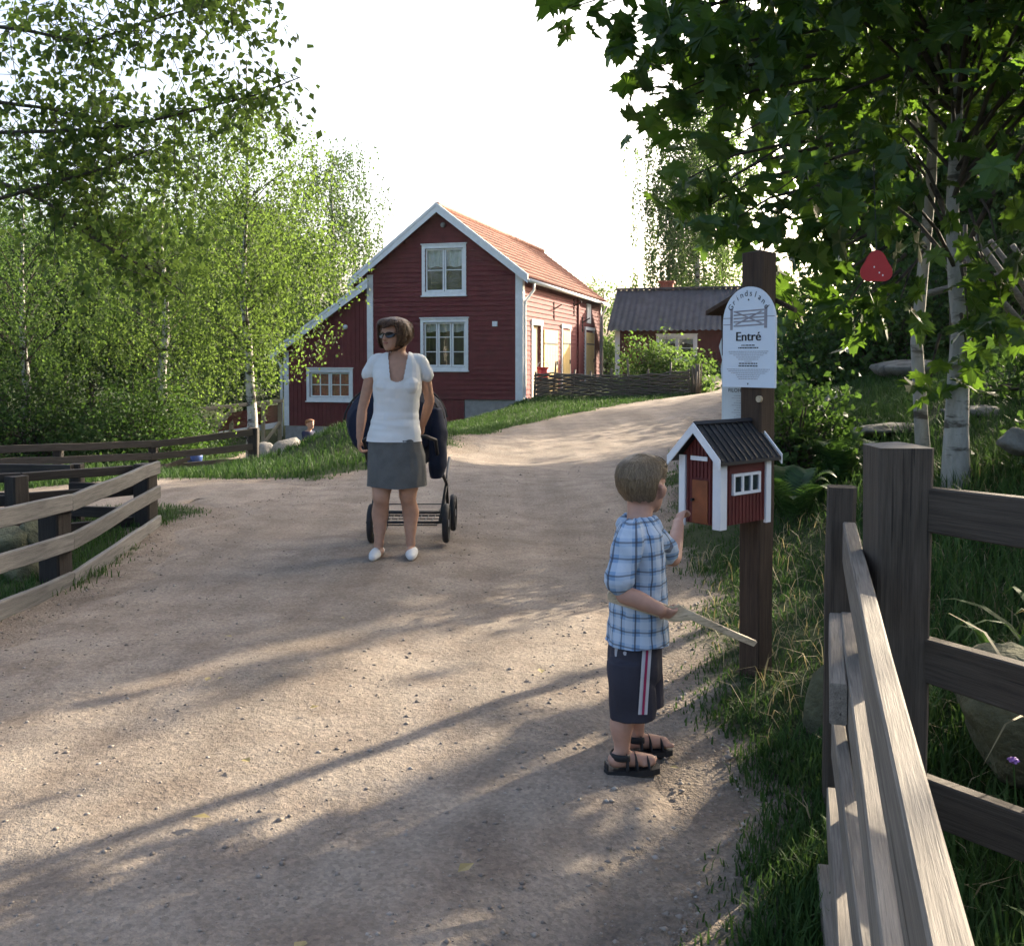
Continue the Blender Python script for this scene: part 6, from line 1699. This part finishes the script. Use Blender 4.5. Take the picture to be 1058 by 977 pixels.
def stripe_strip(off, w, mat, lift):
    """tape sewn down the outside of the leg"""
    mb = MB(); n = 22; last = None
    for i in range(n+1):
        s = i/n; px = 669-5*s+off; py = 664+74*s
        mb.v += [tuple(on_shorts(px-w/2,py,lift)),tuple(on_shorts(px,py,lift)),tuple(on_shorts(px+w/2,py,lift))]
    for i in range(n):
        o = 3*i; mb.f += [(o,o+1,o+4,o+3),(o+1,o+2,o+5,o+4)]
    return obj('side_stripe', mb, M[mat], boy, True)
stripe_strip(0,9.5,'stripe_white',.004); stripe_strip(.3,2.6,'stripe_pink',.0065)
mb = MB(); c = on_shorts(646,675,.003); mb.tube([c+F_*.01,c],.0065,12); obj('button', mb, M['stripe_white'], boy)
mb = MB(); c = on_shorts(637,672,.004); mb.box((c.x-.005,c.y-.001,c.z-.02),(c.x+.005,c.y+.012,c.z+.02)); obj('pocket_tab', mb, M['stripe_white'], boy)
# sandals
for a_, dy in zip(LEGS,(-.065,.075)):
    sd = thing('sandal','',''); del sd['label']; del sd['category']; sd.parent = boy; sd.location = Vector((a_.x,a_.y,a_.z-.07))-org_of(boy)
    mb = MB(); zt = a_.z-.058
    prof = [(-.062,.0),(-.055,.024),(-.02,.030),(.05,.036),(.10,.038),(.128,.028),(.138,.0)]
    poly = prof+[(x,-y) for x,y in prof[-2:0:-1]]
    v = []
    for z_ in (zt-.020, zt): v += [tuple(Vector((a_.x,a_.y,0))+bf*x+br*y*1.0+UP*z_) for x,y in poly]
    n = len(poly); mb.add(v, [tuple(range(n-1,-1,-1)),tuple(range(n,2*n))]+[(i,(i+1)%n,n+(i+1)%n,n+i) for i in range(n)]); obj('sole', mb, M['black_rubber'], sd)
    for (x,zz,w) in ((.012,.052,.014),(.045,.040,.016),(.088,.030,.013)):
        mb = MB(); mb.tube([Vector((a_.x,a_.y,zt))+bf*x+br*(.036*math.cos(q))+UP*(zz*math.sin(q)) for q in np.linspace(0,math.pi,11)], [(w,.004)]*11, 8, up=tuple(bf)); obj('strap', mb, M['black_rubber'], sd, True)
    mb = MB(); mb.tube([Vector((a_.x,a_.y,zt+.045))+bf*(.006-.042*math.cos(q))+br*(.036*math.sin(q)) for q in np.linspace(-1.9,1.9,13)], [(.004,.012)]*13, 8, up=(0,0,1)); obj('ankle_strap', mb, M['black_rubber'], sd, True)
    mb = MB(); mb.box((-.055,-.018,0),(-.050,.018,.024), Matrix.Translation(Vector((a_.x,a_.y,zt-.002))) @ Matrix((bf,br,UP)).transposed().to_4x4()); obj('heel_cup', mb, M['black_rubber'], sd)
# toy rifle cut from a plank
toy = thing('toy_rifle', 'pale wooden toy rifle held in the hand of the small boy', 'toy', tuple(BP(690,640,-.15)))
out = [(627,611),(634,601),(660,612),(694,628),(703,626),(719,635),(735,644),(761,657),(788,669.5),(784,674),(758,662.5),(737,652),(728,649),(716,643),(697,644),(660,630),(628,619)]
mb = MB(); n = len(out)
def TP(px,py,dy): return at(px,py,3.175)+Vector((0,dy+ (px-660)*.0006,0))
c0 = (sum(p[0] for p in out)/n, sum(p[1] for p in out)/n)
rows = [(.97,-.010),(1.0,-.006),(1.0,.006),(.97,.010)]
for k,(s,dy) in enumerate(rows):
    for (px,py) in out: mb.v.append(tuple(TP(px, py+(0.5 if s<1 and py<c0[1] else (-.5 if s<1 else 0)), dy)))
mb.f.append(tuple(range(n))); mb.f.append(tuple(range(4*n-1,3*n-1,-1)))
for r_ in range(3):
    for i in range(n): mb.f.append((r_*n+(i+1)%n,r_*n+i,(r_+1)*n+i,(r_+1)*n+(i+1)%n))
ro = obj('stock', mb, M['wood_toy'], toy)

# --- child sitting on the boulder far behind
CY = 21.0
kid = thing('person', 'little ginger haired child in navy top sitting by the boulders', 'person', tuple(at(321,462,CY)))
def CP(px, py, dy=0): return at(px, py, CY+dy)
mb = MB(); f_, r_ = Vector((.75,-.66,0)), Vector((-.66,-.75,0))
loft(mb, [(CP(318.5,444.5),r_*.06,f_*.05),(CP(318.5,446),r_*.12,f_*.07),(CP(318.5,451),r_*.12,f_*.08),(CP(319,456),r_*.12,f_*.09),(CP(319,460),r_*.13,f_*.10)], 16)
limb(mb, [CP(319,446),CP(320,442)], [.045,.045]); head(mb, CP(320.4,443), f_, r_, .205)
for s in (-1,1):
    sh = CP(318.5,447)+r_*.12*s; el = sh+Vector((.03,-.03,-.17)); wr = el+f_*.16+UP*.0
    limb(mb, [sh,el,wr], [.04,.033,.025]); hand_side(mb, wr, f_, UP, .10, s, fr=.007)
    hp = CP(319,459)+r_*.06*s; kn = hp+f_*.26+UP*.06; an_ = kn+f_*.08-UP*.24
    limb(mb, [hp,kn,an_], [.075,.055,.038]); limb(mb, [an_,an_+f_*.12-UP*.02], [.035,.028])
put('body', remeshed(mb,.010,2), M['skin_child'], kid)
hair_shell(kid, CP(320.4,443), f_, r_, .205, bt_min, lambda ph,s: .05+.04*math.sin(s*3), M['hair_ginger'], seed=3, nphi=40, nt_=12)
M['navy_top'] = fabric('navy_jersey', (.03,.035,.075)); M['pale_shorts'] = fabric('pale_cotton', (.45,.42,.38))
mb = MB(); loft(mb, [(CP(318.5,445.3),r_*.10,f_*.065),(CP(318.5,447),r_*.135,f_*.085),(CP(318.5,452),r_*.135,f_*.095),(CP(319,459),r_*.14,f_*.11)], 18)
for s in (-1,1):
    sh = CP(318.5,447)+r_*.12*s; limb(mb, [sh,sh+Vector((.02,-.02,-.10))], [.052,.05])
put('shirt', remeshed(mb,.012,2), M['navy_top'], kid)
mb = MB()
for s in (-1,1):
    hp = CP(319,459)+r_*.06*s; limb(mb, [hp,hp+f_*.22+UP*.05], [.088,.070])
put('shorts', remeshed(mb,.012,2), M['pale_shorts'], kid)

# ------------------------------------------------------------------ air: haze volume added to lift the dark tones
hz = MB(); hz.box((-280,-100,-4.5),(280,360,22)); 
m = bpy.data.materials.new('thin_haze'); m.use_nodes = True; nt = m.node_tree; nt.nodes.clear()
pv = nt.nodes.new("ShaderNodeVolumePrincipled"); pv.inputs['Color'].default_value = (.92,.95,1,1); pv.inputs['Density'].default_value = HAZE; pv.inputs['Anisotropy'].default_value = .35
o_ = nt.nodes.new("ShaderNodeOutputMaterial"); nt.links.new(pv.outputs[0], o_.inputs['Volume'])
tag(obj('haze', hz, m), 'thin haze added to lift the shadows', 'haze', None, 'stuff')
